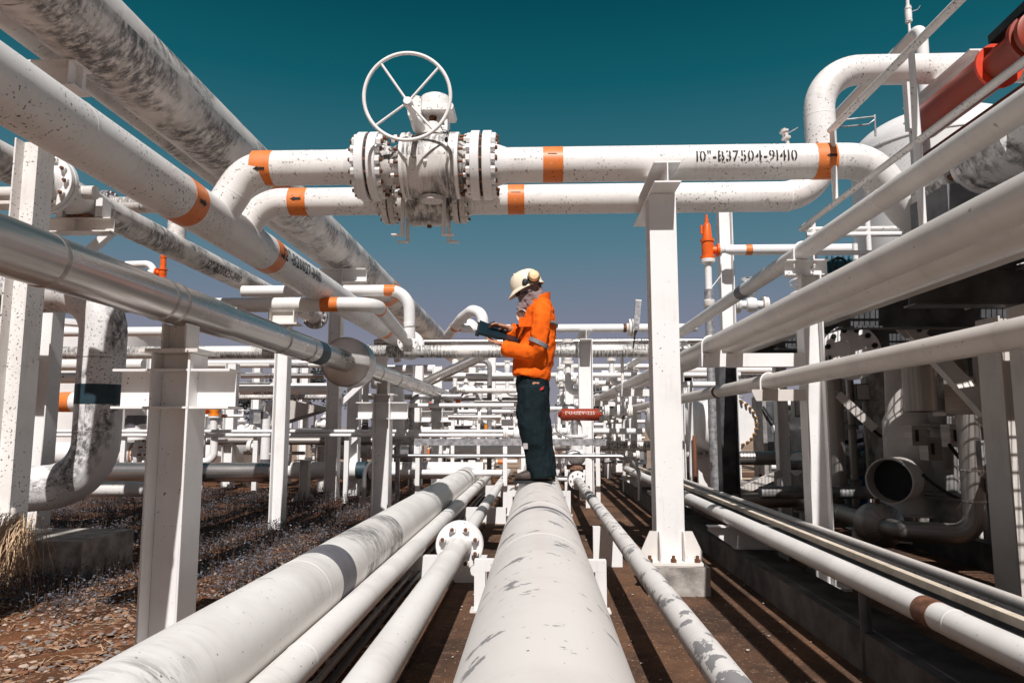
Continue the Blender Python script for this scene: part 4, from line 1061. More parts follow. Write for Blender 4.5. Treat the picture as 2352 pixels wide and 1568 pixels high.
# ------------------------------------------------ more gear in the shade of the deck
US = [(1945, 9.8, .07, 0), (1958, 8.9, .045, 1), (2165, 7.2, .11, 2), (2205, 8.0, .06, 0), (2262, 6.3, .05, 1), (2072, 10.4, .1, 0), (1868, 8.2, .04, 1), (2235, 9.2, .14, 0)]
for k, (px, Y, r_, q) in enumerate(US):
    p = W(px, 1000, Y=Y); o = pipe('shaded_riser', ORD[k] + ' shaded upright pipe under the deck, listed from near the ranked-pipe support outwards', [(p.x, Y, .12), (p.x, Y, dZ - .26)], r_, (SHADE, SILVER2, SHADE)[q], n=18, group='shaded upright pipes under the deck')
    for z_ in (.5, 1.15): MB().lathe([(-.03, r_), (-.029, r_ * 1.7), (-.003, r_ * 1.7), (-.002, r_ * 1.4), (.002, r_ * 1.4), (.003, r_ * 1.7), (.029, r_ * 1.7), (.03, r_)], (p.x, Y, z_), ZA, 18).build('flange', SHADE, o)
BR = [((1925, 905, 8.2), (2010, 985, 8.0)), ((1795, 1085, 8.8), (1700, 1130, 8.7)), ((2345, 640, 5.0), (2215, 700, 5.6)), ((2010, 880, 9.0), (1900, 1000, 9.0)), ((2352, 1010, 5.4), (2215, 1180, 6.6))]
for k, (a_, b_) in enumerate(BR):
    a, b = W(a_[0], a_[1], Y=a_[2]), W(b_[0], b_[1], Y=b_[2]); m = MB(); m.bar(a, b, .012, .09, ZA); m.bar(a + V((0, .045, .04)), b + V((0, .045, .04)), .07, .008, ZA)
    tag(m.build('angle_brace', GREIGE, None, a), ['angle brace lit in stripes beside the shaded clad riser', 'lattice-shadowed angle brace at the foot of the dark corner column', 'short angle brace under the deck at the right edge', 'crossing angle brace behind the shaded clad riser', 'angle brace low at the right edge under the deck'][k], 'brace')
for k, (x0_, y0_, x1_, y1_, Y) in enumerate(((1850, 985, 2000, 1000, 9.2), (1890, 1010, 2030, 985, 9.6), (1960, 935, 2080, 1020, 8.4), (2180, 1020, 2310, 1100, 6.4), (2120, 1090, 2300, 1150, 6.9))):
    a, b = W(x0_, y0_, Y=Y), W(x1_, y1_, Y=Y + .3); c = (a + b) / 2 - V((0, 0, .22)); q = [a.lerp(c, t_).lerp(c.lerp(b, t_), t_) for t_ in [i / 14 for i in range(15)]]
    tag(MB().tube(q, .016, 8).build('cable', RUBBER, None, a), ORD[k] + ' sagging black cable under the deck, counting from the left', 'cable', 'sagging cables under the deck')
for k, (px, py, Y, w_, h_) in enumerate(((1845, 930, 9.4, .22, .3), (1990, 900, 8.8, .25, .2), (2240, 905, 7.0, .2, .34), (2290, 1040, 6.0, .24, .2), (2150, 1095, 8.0, .26, .24))):
    p = W(px, py, Y=Y); t = thing('junction_box', ORD[k] + ' small pale junction box in the shade under the deck, counting from the left', 'box', p, 'junction boxes under the deck')
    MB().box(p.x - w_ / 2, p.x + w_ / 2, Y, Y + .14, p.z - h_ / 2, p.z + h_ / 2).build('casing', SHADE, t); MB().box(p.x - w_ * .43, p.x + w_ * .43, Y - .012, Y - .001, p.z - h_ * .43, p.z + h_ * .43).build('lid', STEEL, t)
    MB().tube([(p.x, Y + .07, p.z - h_ / 2), (p.x, Y + .07, .05)], .018, 8).build('stand_pipe', GREIGE, t)
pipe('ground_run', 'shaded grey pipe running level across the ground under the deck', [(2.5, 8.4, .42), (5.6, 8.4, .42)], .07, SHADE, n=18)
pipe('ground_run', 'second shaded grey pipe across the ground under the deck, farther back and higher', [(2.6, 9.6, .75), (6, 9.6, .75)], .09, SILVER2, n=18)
skb = MB(); skb.box(3.6, 6.2, 5.6, 5.75, 0, .22); skb.box(3.6, 3.72, 5.751, 9.2, 0, .22)
tag(skb.build('skid_frame', DARKST, None, (4, 5.7, 0)), 'dark skid frame on the ground at the right edge under the deck', 'frame')
# ================================================================ CENTRE: low pipes on the pavement
D0r = .21; D0x, D0z = LP((1040, 1568), (1460, 1568), D0r)
D0 = pipe('main_pipe', 'very thick cream pipe with grey scuffs on which the inspector stands', [(D0x, -1, D0z), (D0x, 5.1, D0z), (D0x, 17, D0z)], D0r, CREAM, n=72, welds=[((D0x, W(1235, 1150, Z=D0z + D0r).y - .06, D0z), YA), ((D0x, 2.9, D0z), YA)])
band(D0, (D0x, W(1240, 1163, Z=D0z + D0r).y - .02, D0z), YA, D0r, .07, GREYB, 'grey_band', 60)
D1x, D1z = LP((148, 1568), (785, 1382), .162)
D1 = pipe('ground_pipe', 'thick white low pipe with a wide grey band, leftmost of the pipes along the ground', [(D1x, -.5, D1z), (D1x, 6, D1z), (D1x, 13.2, D1z)], .162, CREAM2, n=56,
          bands=[((D1x, W(735, 1330, X=D1x - .0).y, D1z), YA, .26, GREYB)],
          welds=[((D1x, y, D1z), YA) for y in (3.55, 7.6, 8.2, 8.5, 8.8)])
m = MB().lathe([(0, .162), (.1, .1), (.11, .06)], (D1x, 13.2, D1z), YA, 32); m.build('reducer', CREAM2, D1)
mo = paint('mould_sleeve', (.78, .75, .72), spots=.9, grime=.5, mold=1.1, seed=44, mfine=(24, 7, 1))
band(D1, (D1x, 4.85, D1z), YA, .162, 1.1, mo, 'stained_stretch', 48, .0006)
D2x, D2z = LP((570, 1568), (700, 1568), .07)
pipe('ground_pipe', 'plain slim white low pipe between the thick banded pipe and the flanged pipe', [(D2x, -.5, D2z), (D2x, 13.5, D2z)], .07, CREAM2, n=32, welds=[((D2x, W(690, 1535, X=D2x).y, D2z), YA)])
D3x, D3z = LP((797, 1568), (1128 / 1.063, 1290), .07)
D3x, D3z = -.545, CZ - .815
yfl = W(1055, 1245, X=D3x).y
D3 = pipe('ground_pipe', 'low white pipe with a round eight-bolt flange, left of the very thick cream pipe', [(D3x, -.5, D3z), (D3x, yfl - .14, D3z), (D3x, yfl, D3z)], .07, CREAM2, n=36)
H8 = hexbolt(.09, .026, .026, .013, .02)
f = flange(D3, (D3x, yfl + .035, D3z), -YA, .165, .035, .07, .1, WHITE, 44); bolts(f, (D3x, yfl + .035, D3z), YA, 8, .122, H8, .39)
D3b = pipe('ground_pipe', 'thinner far stretch of the flanged low pipe, beyond its round flange', [(D3x, yfl + .04, D3z), (D3x, 13.5, D3z)], .055, CREAM2, n=28)
flange(D3b, (D3x, yfl + .04, D3z), YA, .165, .035, .055, .06, WHITE, 44)
for k, dx_ in enumerate((0, .06)):
    pipe('conduit', ['thin dark dirty conduit on the ground beside the slim white low pipe', 'thin black conduit on the ground, right of the dirty conduit'][k], [(D2x + .0 + dx_ * 1.0 - .02, -.5, .07), (D2x + dx_ - .02, 5, .07), (D2x + dx_ + .0, 12, .07)], .017, [paint('conduit_dirty', (.3, .27, .25), spots=1.2, grime=.8, rust=.8, seed=50), RUBBER][k], n=12)
G1x, G1z = LP((1727 / 1.063, 1568), (1838 / 1.063, 1568), .055)
yg = W(1327, 1129, X=G1x).y
G1 = pipe('ground_pipe', 'slim low pipe with heavily flaked grey paint, right of the very thick cream pipe', [(G1x, -.5, G1z), (G1x, yg - .05, G1z)], .055, CHIP, n=36)
HT8 = hexbolt(.06, .018, .02, .009, .012)
f = flange(G1, (G1x, yg, G1z), -YA, .135, .04, .055, .06, WHITE, 32); bolts(f, (G1x, yg, G1z), YA, 8, .1, HT8)
gv = thing('globe_valve', 'white valve with rusty flange ring and cone-shaped cap, behind the flaked pipe', 'valve', (G1x, yg + .25, G1z))
MB().lathe([(.0, .135), (.04, .135), (.05, .08), (.16, .12), (.34, .12), (.46, .07), (.47, .13), (.5, .13)], (G1x, yg + .005, G1z), YA, 30).build('body', RUSTW, gv)
MB().lathe([(.1, .1), (.14, .1), (.145, .15), (.21, .15)], (G1x, yg + .25, G1z), ZA, 30).build('neck_flange', plain('rusty_flange', (.22, .12, .08), .8, 0, .4, 25), gv)
MB().ell((G1x, yg + .25, G1z + .33), .14, .14, .14).build('bonnet', WHITE, gv)
MB().lathe([(.44, .09), (.6, .1), (.62, .17), (.65, .17), (.66, .1), (.78, .09), (.9, .05), (.95, .035)], (G1x, yg + .25, G1z), ZA, 26).build('cap', WHITE, gv)
MB().lathe([(0, .03), (.22, .03), (.225, .05), (.27, .05)], (G1x, yg + .25, G1z + .33), XA, 12).build('side_plug', RUSTW, gv)
pipe('ground_pipe', 'far stretch of the flaked pipe behind the white valve', [(G1x, yg + .6, G1z), (G1x, 16, G1z)], .055, CREAM2, n=20)
pipe('branch_pipe', 'small white pipe bending down to the rusty-ringed valve beside the inspector\'s boots', [(G1x - .36, yg + .3, G1z + .5), (G1x - .36, yg + .3, G1z), (G1x - .14, yg + .3, G1z)], .04, WHITE2, bend=.12, n=16)
for k, y_ in enumerate((4.73, 9.7, 14.5)):
    t = thing('pipe_stand', ['nearest', 'middle', 'farthest'][k] + ' white square-tube stand under the very thick cream pipe', 'stand', (D0x, y_, 0))
    zt_ = D0z - D0r - .002; hw = .415
    MB().box(D0x - hw, D0x + hw, y_ - .035, y_ + .035, zt_ - .07, zt_).build('crossbar', STEEL, t)
    for sg in (-1, 1):
        MB().box(D0x + sg * (hw - .035) - .035, D0x + sg * (hw - .035) + .035, y_ - .0345, y_ + .0345, .012, zt_ - .0705).build('leg', STEEL, t)
        MB().box(D0x + sg * (hw - .035) - .06, D0x + sg * (hw - .035) + .06, y_ - .06, y_ + .06, 0, .012).build('foot_plate', RUSTW, t)
# sleepers under the left pipes
for k, y_ in enumerate((2.4, 5.6, 8.9, 12.2)):
    tag(MB().box(D1x - .3, D3x + .16, y_ - .05, y_ + .05, .0, D1z - .164).build('pipe_sleeper', STEEL, None, (D1x, y_, 0)), ['nearest', 'second', 'third', 'farthest'][k] + ' low steel sleeper under the group of low left pipes', 'sleeper')
tag(MB().box(G1x - .12, G1x + .12, 6.2, 6.28, 0, G1z - .056).build('pipe_sleeper', STEEL, None, (G1x, 6.2, 0)), 'small steel block under the flaked low pipe', 'sleeper')
# guard frame behind the inspector
gy = 10.6; gz_ = W(1150, 1013, Y=gy).z
gf = thing('guard_frame', 'low galvanised angle frame on white legs crossing behind the inspector\'s knees', 'frame', (0, gy, 0))
xl, xr_ = W(905, 1013, Y=gy).x, W(1392, 1013, Y=gy).x
m = MB(); m.box(xl, xr_, gy - .008, gy, gz_ - .06, gz_ + .035); m.box(xl, xr_, gy + .0005, gy + .09, gz_ + .027, gz_ + .035); m.build('angle_rail', GALV, gf)
for px in (912, 958, 1160, 1202, 1350, 1374):
    x_ = W(px, 1100, Y=gy).x; MB().box(x_ - .03, x_ + .03, gy + .002, gy + .05, 0, gz_ - .02).build('leg', GALV if px == 912 else STEEL, gf)
zt_ = W(1200, 1047, Y=10.2).z
pipe('conduit', 'thin bright steel conduit crossing behind the inspector\'s shins, bending down at the right', [(W(838, 1047, Y=10.2).x, 10.2, .0), (W(838, 1047, Y=10.2).x, 10.2, zt_), (W(1468, 1047, Y=10.2).x, 10.2, zt_), (W(1468, 1047, Y=10.2).x, 10.2, .15)], .028, silver('conduit_steel', 9, (.5, .5, .5), .3), bend=.3, n=14)
# small red fire extinguisher-like actuator
ra = W(1330, 952, Y=10.9)
rc = thing('actuator', 'red cylinder actuator lettered in white, behind the inspector\'s thighs', 'actuator', ra)
xL, xR = W(1286, 952, Y=10.9).x, W(1376, 952, Y=10.9).x
MB().lathe([(-.03, .03), (0, .05), (.02, .085), (.03, .09), (xR - xL - .01, .09), (xR - xL, .085), (xR - xL + .001, .03), (xR - xL + .05, .02)], (xL, 10.9, ra.z), XA, 28).build('cylinder', RED, rc)
MB().lathe([(.1, .091), (.1, .096), (.12, .096), (.12, .091)], (xL, 10.9, ra.z), XA, 28, caps=False).build('rim', RED, rc)
text_on(rc, 'DU-UZV-225', (W(1332, 948, Y=10.9).x, 10.9, ra.z), XA, V((0, -1, .28)), ZA, .09, .055, plain('white_letters', (.6, .5, .45), .6), False, 'white_code', .95)
MB().tube([(xL + .22, 10.9, ra.z - .08), (xL + .22, 10.9, ra.z - .3)], .05, 14).build('stem', GALV, rc)
MB().tube(route([(xL + .02, 10.8, ra.z + .06), (xL - .08, 10.8, ra.z + .02), (xL - .06, 10.8, ra.z - .25), (xL + .3, 10.75, ra.z - .42)], .08), .012, 8).build('hose', plain('grey_hose', (.22, .22, .23)), rc)
# ================================================================ the inspector
pY = 5.68
Pp = W(1232, 1102, Y=pY); Pp.z = D0z + D0r
per = thing('person', 'inspector in orange jacket, dark trousers and cream hard hat, standing reading', 'person', Pp)
def pt(x, y, o=0.0): return W(x, y, Y=pY + o)
def ering(c, hx, hy, n=24, tilt=0.0, e=2.3):
    r = []
    for k in range(n):
        a = 2 * pi * k / n; ca, sa = cos(a), sin(a)
        x = math.copysign(abs(ca) ** (2 / e), ca) * hx; y = math.copysign(abs(sa) ** (2 / e), sa) * hy
        r.append(c + V((x, y, x * tilt)))
    return r
PXM = pY / F
def remesh(o, vox, smooth=5, fold=0, sc=.1, seed=0, stretch=None):
    md = o.modifiers.new('remesh', 'REMESH'); md.mode = 'VOXEL'; md.voxel_size = vox; md.use_smooth_shade = True
    sm = o.modifiers.new('smooth', 'SMOOTH'); sm.factor = .5; sm.iterations = smooth
    if fold:
        tx = bpy.data.textures.new('folds', 'CLOUDS'); tx.noise_scale = sc; tx.noise_depth = 2
        em = bpy.data.objects.new('fold_space', None)
        d = o.modifiers.new('folds', 'DISPLACE'); d.texture = tx; d.strength = fold; d.mid_level = .5; d.texture_coords = 'LOCAL'
        bpy.data.objects.remove(em)
        s2 = o.modifiers.new('smooth2', 'SMOOTH'); s2.factor = .5; s2.iterations = 1
def cloth(name, col, bst=.35, sc=(9, 9, 4)):
    m, nt, b = newmat(name)
    v = coords(nt, 'Object', sc, 2); n = noise(nt, v, 1.6, 3, .5)
    f = noise(nt, coords(nt, 'Object', (260, 260, 260)), 1, 2)
    nt.links.new(mix(nt, ramp(nt, n, .3, .75), tuple(x * .82 for x in col), tuple(min(1, x * 1.08) for x in col)), b.inputs['Base Color'])
    b.inputs['Roughness'].default_value = .85; b.inputs['Specular IOR Level'].default_value = .2
    h = mul(nt, n, mul(nt, f, .06), 'ADD'); bump(nt, b, h, bst, .03); return m
JACK = cloth('orange_cloth', (.87, .135, .006)); TROU = cloth('navy_cloth', (.006, .0145, .0185), .9, (10, 10, 5)); SCARF = cloth('scarf_cloth', (.27, .2, .2), .5)
SKIN = plain('skin', (.42, .2, .12), .55, var=.08); LEATHER = plain('boot_leather', (.07, .05, .042), .6, var=.4, bumpst=.2)
HAT = plain('hat_cream', (.84, .74, .58), .35, var=.04); REFL = plain('reflective_tape', (.28, .28, .3), .4, .3, .12, 30); GLASS = plain('dark_lens', (.01, .01, .012), .12, var=.1)
# body: one continuous mesh (head, neck, trunk, arms, hands, legs)
b = MB()
hc = pt(1213, 662)
tilt = Matrix.Rotation(radians(-24), 3, 'Y')
b.ell(hc, .092, .075, .118, tilt, 20, 14); b.ell(hc + V((-.085, 0, -.035)), .022, .016, .03, None, 10, 8)      # head and nose
b.tube([pt(1220, 680), pt(1236, 705), pt(1240, 725)], [.055, .058, .07], 14)
b.rings([ering(pt(1242, 708), .075, .1), ering(pt(1242, 722), .1, .18), ering(pt(1234, 790), .115, .15), ering(pt(1226, 870), .11, .15), ering(pt(1226, 895), .1, .14)], 24)
ARM_L = [pt(1245, 722, -.175), pt(1240, 762, -.215), pt(1236, 800, -.215), pt(1196, 806, -.16), pt(1158, 791, -.115)]
ARM_R = [pt(1242, 722, .175), pt(1236, 760, .22), pt(1228, 790, .21), pt(1192, 768, .13), pt(1168, 753, .07)]
for A in (ARM_L, ARM_R): b.tube(A, [.058, .05, .045, .038, .03], 14)
LEG_N = [pt(1226, 880, -.085), pt(1224, 940, -.1), pt(1222, 984, -.105), pt(1236, 1045, -.1), pt(1244, 1092, -.1)]
LEG_F = [pt(1226, 880, .085), pt(1228, 940, .1), pt(1232, 984, .105), pt(1246, 1045, .1), pt(1252, 1090, .1)]
for L in (LEG_N, LEG_F): b.tube(L, [.095, .085, .065, .055, .045], 16)
def hand(wr, d, side, curl, pn):
    """palm + four unequal bent fingers + thumb; d reach, side across, pn palm normal"""
    d = d.normalized(); side = side.normalized()
    b.tube([wr, wr + d * .045, wr + d * .09], [.026, .034, .03], 12, sq=[(1, .75), (1.15, .55), (1.15, .5)])
    for k, (L, o) in enumerate(((.07, -.033), (.08, -.011), (.075, .011), (.058, .032))):
        q = wr + d * .088 + side * o; P = [q]; v = d.copy()
        for s in range(3):
            v = (v + pn * curl * (.35 + .2 * s)).normalized(); q = q + v * L * (.42, .32, .26)[s]; P.append(q)
        b.tube(P, [.0098, .0092, .0085, .0072], 8)
    q = wr + d * .035 - side * .03; b.tube([q, q - side * .03 + d * .025 + pn * .012 * curl, q - side * .036 + d * .055 + pn * .03 * curl], [.0125, .011, .0085], 8)
hand(ARM_L[-1], V((-1, .1, .3)), V((.05, 1, .35)), .55, V((.1, .3, 1)))
hand(ARM_R[-1], V((-1, -.25, .25)), V((0, -1, .2)), .6, V((-.1, -.1, -1)))
body = b.build('body', SKIN, per); remesh(body, .0055, 3)
# jacket
j = MB()
j.rings([ering(pt(1219, 868), 42 * PXM, .2, tilt=-.22), ering(pt(1223, 845), 44 * PXM, .185, tilt=-.1), ering(pt(1228, 815), 46 * PXM, .185), ering(pt(1232, 780), 45 * PXM, .18), ering(pt(1237, 750), 41 * PXM, .185), ering(pt(1240, 728), 36 * PXM, .2), ering(pt(1240, 712), 32 * PXM, .19), ering(pt(1240, 700), 25 * PXM, .13), ering(pt(1238, 690), 23 * PXM, .1, tilt=.25)], 24)
j.tube([pt(1242, 716, -.15), pt(1243, 732, -.185), pt(1240, 765, -.225), pt(1235, 798, -.222), pt(1225, 808, -.205), pt(1196, 808, -.165), pt(1157, 797, -.12)], [.066, .076, .07, .067, .068, .062, .056], 20)
j.tube([pt(1240, 716, .15), pt(1240, 732, .185), pt(1234, 765, .23), pt(1226, 792, .215), pt(1195, 770, .14), pt(1172, 755, .085)], [.07, .083, .078, .074, .066, .056], 20)
jk = j.build('jacket', JACK, per); remesh(jk, .009, 2, .042, .1)
c = MB(); n = 28
r0 = [ering(pt(1239, 698), 25 * PXM, .105, n, .3), ering(pt(1239, 688), 25.5 * PXM, .103, n, .42), ering(pt(1239, 683), 25 * PXM, .1, n, .48), ering(pt(1239, 684), 22 * PXM, .088, n, .48), ering(pt(1239, 694), 20 * PXM, .085, n, .4)]
c.rings(r0, n); c.build('collar', JACK, jk)
MB().box(pt(1199, 738).x - .02, pt(1221, 738).x, pY - .205, pY - .19, pt(1200, 758).z, pt(1200, 737).z).build('pocket_flap', JACK, jk)
d = (ARM_L[1] - ARM_L[2]); 
def strip(p, axis, r, w):
    MB().lathe([(-w / 2, r), (-w / 2 + .002, r + .004), (w / 2 - .002, r + .004), (w / 2, r)], p, axis, 28, caps=False).build('reflective_strip', REFL, jk)
strip(pt(1237, 788, -.222), V((.5, 0, 1)), .077, .034)
strip(pt(1229, 784, .22), V((.5, 0, 1)), .083, .034)
q = MB(); a0, a1 = pt(1252, 740), pt(1278, 748)
rr = [ering(pt(1236, 746), 41.6 * PXM, .189, 40, -.12), ering(pt(1238, 739), 40.6 * PXM, .191, 40, -.12)]
vs = []; fs = []
for i in range(2):
    vs += [V((Pp.x, pY, 0)) + (v - V((Pp.x, pY, 0))) * 1.0 for v in rr[i]]
ks = [k for k in range(40) if cos(2 * pi * (k + .5) / 40) > .35]
q.add(vs, [(k, (k + 1) % 40, (k + 1) % 40 + 40, k + 40) for k in ks]); so2 = q.build('reflective_strip', REFL, jk)
sd_ = so2.modifiers.new('thick', 'SOLIDIFY'); sd_.thickness = .03; sd_.offset = 0
# trousers
t_ = MB()
t_.rings([ering(pt(1223, 858), 37 * PXM, .165), ering(pt(1223, 880), 38 * PXM, .18), ering(pt(1224, 905), 37 * PXM, .185)], 24)
t_.tube([pt(1223, 890, -.085), pt(1222, 940, -.1), pt(1222, 975, -.105), pt(1228, 1010, -.105), pt(1236, 1050, -.1), pt(1241, 1078, -.1), pt(1243, 1096, -.1)], [.122, .122, .118, .105, .1, .098, .09], 22)
t_.tube([pt(1226, 890, .085), pt(1230, 940, .1), pt(1234, 975, .105), pt(1242, 1010, .105), pt(1248, 1050, .1), pt(1251, 1078, .1), pt(1253, 1094, .1)], [.12, .118, .112, .1, .095, .09, .084], 22)
tr_ = t_.build('trousers', TROU, per); remesh(tr_, .0095, 3, .034, .12)
MB().prism([(-.01, 0), (.016, .012), (.02, .034), (-.004, .022)], pt(1243, 897, -.205), XA, ZA, YA * .006).build('red_badge', plain('red_badge', (.5, .03, .03)), tr_)
MB().box(pt(1203, 1000).x, pt(1213, 1000).x, pY - .19, pY - .182, pt(1205, 1029).z, pt(1205, 1016).z).build('shin_patch', plain('pale_patch', (.45, .42, .42)), tr_)
# boots
for A, o in ((LEG_N, -.1), (LEG_F, .1)):
    m = MB(); x = A[-1].x - .025; z = D0z + (D0r ** 2 - .0) ** .5
    cx = D0x
    rs = []; n = 18
    for tx_, hw, ht in ((-.185, .022, .035), (-.17, .038, .055), (-.13, .046, .066), (-.08, .047, .085), (-.03, .043, .12), (.04, .042, .14), (.085, .04, .13), (.1, .028, .1)):
        r = []
        for k in range(n):
            a = 2 * pi * k / n
            zz = ht / 2 + sin(a) * ht / 2
            r.append(V((x + tx_ + .005, pY + o + cos(a) * hw * (1 if zz > .02 else .97), D0z + D0r + .006 + zz)))
        rs.append(r)
    m.rings(rs, n); bt = m.build('boot', LEATHER, per)
    MB().prism([(-.19, -.036), (-.15, -.045), (-.05, -.045), (.0, -.036), (.06, -.04), (.105, -.03), (.105, .03), (.06, .04), (0, .036), (-.05, .045), (-.15, .045), (-.19, .036)], (x, pY + o, D0z + D0r - .012), XA, YA, ZA * .022).build('sole', RUBBER, bt)
# scarf, lens, hat, muffs
s = MB()
s.ell(hc + V((.004, 0, -.012)), .105, .09, .12, tilt, 22, 14); s.ell(hc + tilt @ V((-.072, 0, -.045)), .034, .045, .05, tilt, 14, 10)
s.tube([pt(1214, 676), pt(1228, 690), pt(1238, 704)], [.092, .1, .1], 20)
s.tube([pt(1207, 702, -.02), pt(1200, 708, -.02), pt(1194, 716, -.02)], [.06, .05, .03], 14)
sc_ = s.build('head_scarf', SCARF, per); remesh(sc_, .007, 3, .035, .05)
g = MB(); g.ell(pt(1193, 677) + V((-.004, -.0, 0)), .03, .075, .024, Matrix.Rotation(radians(-20), 3, 'Y'), 18, 10); g.bar(pt(1196, 675, -.078), pt(1222, 668, -.092), .008, .016, YA); g.build('sunglasses', GLASS, per)
h = MB(); n = 32
hd = pt(1209, 659); rot = Matrix.Rotation(radians(-21), 3, 'Y')
prof = [(.128, .105, 0), (.129, .106, .02), (.126, .104, .05), (.117, .096, .082), (.098, .08, .11), (.066, .054, .129), (.03, .025, .137), (.004, .003, .138)]
h.rings([[hd + rot @ V((cos(2 * pi * k / n) * a + .008, sin(2 * pi * k / n) * b_, z_)) for k in range(n)] for a, b_, z_ in prof], n)
hat = h.build('hard_hat', HAT, per, ang=60)
bm_ = MB(); vs = []; 
for rad in (1.0, 1.0):
    pass
top = []; bot = []; inn = []
for k in range(n):
    a = 2 * pi * k / n; ca = cos(a)
    ex = .045 * max(0, -ca) ** 1.3 + .008
    o_ = V((ca * (.128 + ex) + .008, sin(a) * (.105 + .012), -.012 - .03 * max(0, -ca) ** 2))
    i_ = V((ca * .126 + .008, sin(a) * .104, .004))
    top.append((hd + rot @ i_, hd + rot @ o_))
bm_.rings([[p[0] for p in top], [p[1] for p in top], [p[1] + rot @ V((0, 0, -.006)) for p in top], [p[0] + rot @ V((0, 0, -.01)) for p in top]], n)
bm_.build('brim', HAT, hat, ang=60)
MB().bar(hd + rot @ V((-.06, 0, .128)), hd + rot @ V((.08, 0, .122)), .03, .012).build('ridge', HAT, hat)
for sg in (-1, 1):
    cpos = pt(1226, 634, sg * .125)
    e_ = MB(); e_.lathe([(-.022, .03), (-.015, .044), (.012, .046), (.03, .034), (.036, .01)], cpos, V((.1, sg, .15)), 20); ef = e_.build('ear_muff', plain('muff_cream', (.8, .6, .32), .45, var=.06), hat)
    MB().lathe([(-.024, .044), (-.024, .05), (-.006, .051), (-.005, .044)], cpos, V((.1, sg, .15)), 20).build('cushion', RUBBER, ef)
    pv = pt(1206, 648, sg * .112); k_ = MB(); k_.ell(pv, .024, .012, .03, None, 12, 8); k_.bar(pv, cpos, .012, .01, YA); k_.build('pivot_arm', RUBBER, ef)
MB().ell(pt(1238, 655), .02, .05, .03, None, 14, 8).build('rear_knob', RUBBER, hat)
ms = MB(); ms.lathe([(-.045, .02), (-.035, .045), (.0, .05), (.005, .046), (-.03, .036)], pt(1198, 724, -.06), V((-.5, -1, -.25)), 22); mk = ms.build('goggles', plain('goggle_clear', (.6, .54, .5), .3, var=.2), per)
MB().tube([pt(1206, 716, -.06), pt(1218, 712, -.12), pt(1226, 700, -.1)], .008, 8).build('strap', RUBBER, mk)
MB().tube(route([pt(1209, 736, -.12), pt(1206, 750, -.16), pt(1200, 770, -.13)], .03), .004, 6).build('lanyard', RUBBER, per)
# folder held in both hands: a thing of its own
A_, D_, C_, B_ = pt(1103, 735, .16), pt(1202, 774, .16), pt(1194, 785, -.13), pt(1098, 763, -.13)
fo = thing('folder', 'open dark navy folder held by the inspector in both hands', 'folder', (A_ + C_) / 2)
nn = (D_ - A_).cross(B_ - A_).normalized(); nn = nn if nn.dot(V((0, 0, CZ)) - A_) < 0 else -nn
vs = [A_, D_, C_, B_]
NAVYP = plain('folder_navy', (.006, .017, .025), .45, var=.15)
MB().add(vs + [v + nn * .02 for v in vs], [(3, 2, 1, 0), (4, 5, 6, 7), (0, 1, 5, 4), (1, 2, 6, 5), (2, 3, 7, 6), (3, 0, 4, 7)]).build('cover', NAVYP, fo)
u_ = (A_ - D_).normalized()
MB().bar(A_ + nn * .026, B_ + nn * .026, .03, .014, nn).build('clip_bar', RUBBER, fo)
MB().lathe([(-.03, .012), (.03, .012)], (A_ * .7 + B_ * .3) + nn * .032, B_ - A_, 12).build('clip', GALV, fo)
pap = MB(); P0 = A_ * .8 + B_ * .2 + nn * .024; P1 = A_ * .3 + B_ * .7 + nn * .024; nv = 6
vs = []
for k in range(nv + 1):
    f_ = k / nv; o_ = u_ * .1 * f_ + V((0, 0, .035 * sin(f_ * 2.4) - .015 * f_))
    vs += [P0 + o_, P1 + o_, P0 + o_ + nn * .0015, P1 + o_ + nn * .0015]
for k in range(nv):
    i = k * 4; j_ = i + 4; pap.f += [[i, i + 1, j_ + 1, j_], [i + 2, j_ + 2, j_ + 3, i + 3], [i, j_, j_ + 2, i + 2], [i + 1, i + 3, j_ + 3, j_ + 1]]; pap.u += [None] * 4; pap.m += [0] * 4
pap.v = vs; PAPER = plain('paper_white', (.8, .78, .76), .7, var=.03); pap.build('paper_sheet', PAPER, fo, ang=80)
MB().add([A_ * .9 + B_ * .1 + nn * .021, D_ * .9 + C_ * .1 + nn * .021, D_ * .1 + C_ * .9 + nn * .021, A_ * .1 + B_ * .9 + nn * .021] + [v + nn * .0 for v in ()], [(0, 1, 2, 3)]).build('note_page', PAPER, fo)
pen = MB().tube([pt(1136, 738, .02), pt(1122, 744, .0)], .005, 8); tag(pen.build('pen', RUBBER, None, pt(1130, 741)), 'pen in the inspector\'s raised right hand', 'pen')
# ================================================================ ground
def groundmat(name, base, dark, pale, sc, seed, flecks=.5, bst=.5):
    m, nt, b = newmat(name); v = coords(nt, 'Object', (1, 1, 1), seed)
    n1 = noise(nt, v, sc, 6, .65); n2 = noise(nt, v, sc * 9, 5, .7); n3 = noise(nt, v, sc * 40, 2, .5); n4 = noise(nt, v, sc * .35, 3)
    c = mix(nt, ramp(nt, n1, .35, .68), base, dark); c = mix(nt, mul(nt, ramp(nt, n2, .52, .75), .6), c, pale)
    c = mix(nt, mul(nt, ramp(nt, n3, .72 - .08 * flecks, .78 - .08 * flecks), .7), c, tuple(min(.6, x * 2.6 + .05) for x in pale))
    c = mix(nt, mul(nt, ramp(nt, n4, .5, .7), .55), c, dark)
    nt.links.new(c, b.inputs['Base Color']); b.inputs['Roughness'].default_value = .93; b.inputs['Specular IOR Level'].default_value = .15
    bump(nt, b, mul(nt, n2, mul(nt, n3, .5), 'ADD'), bst, .02); return m
SOIL = groundmat('soil', (.175, .073, .034), (.07, .034, .02), (.27, .13, .07), 1.4, 1, .7, .8)
PAVE = groundmat('pavement_brown', (.155, .08, .046), (.06, .037, .027), (.25, .15, .1), 1.6, 2, .8, .8)
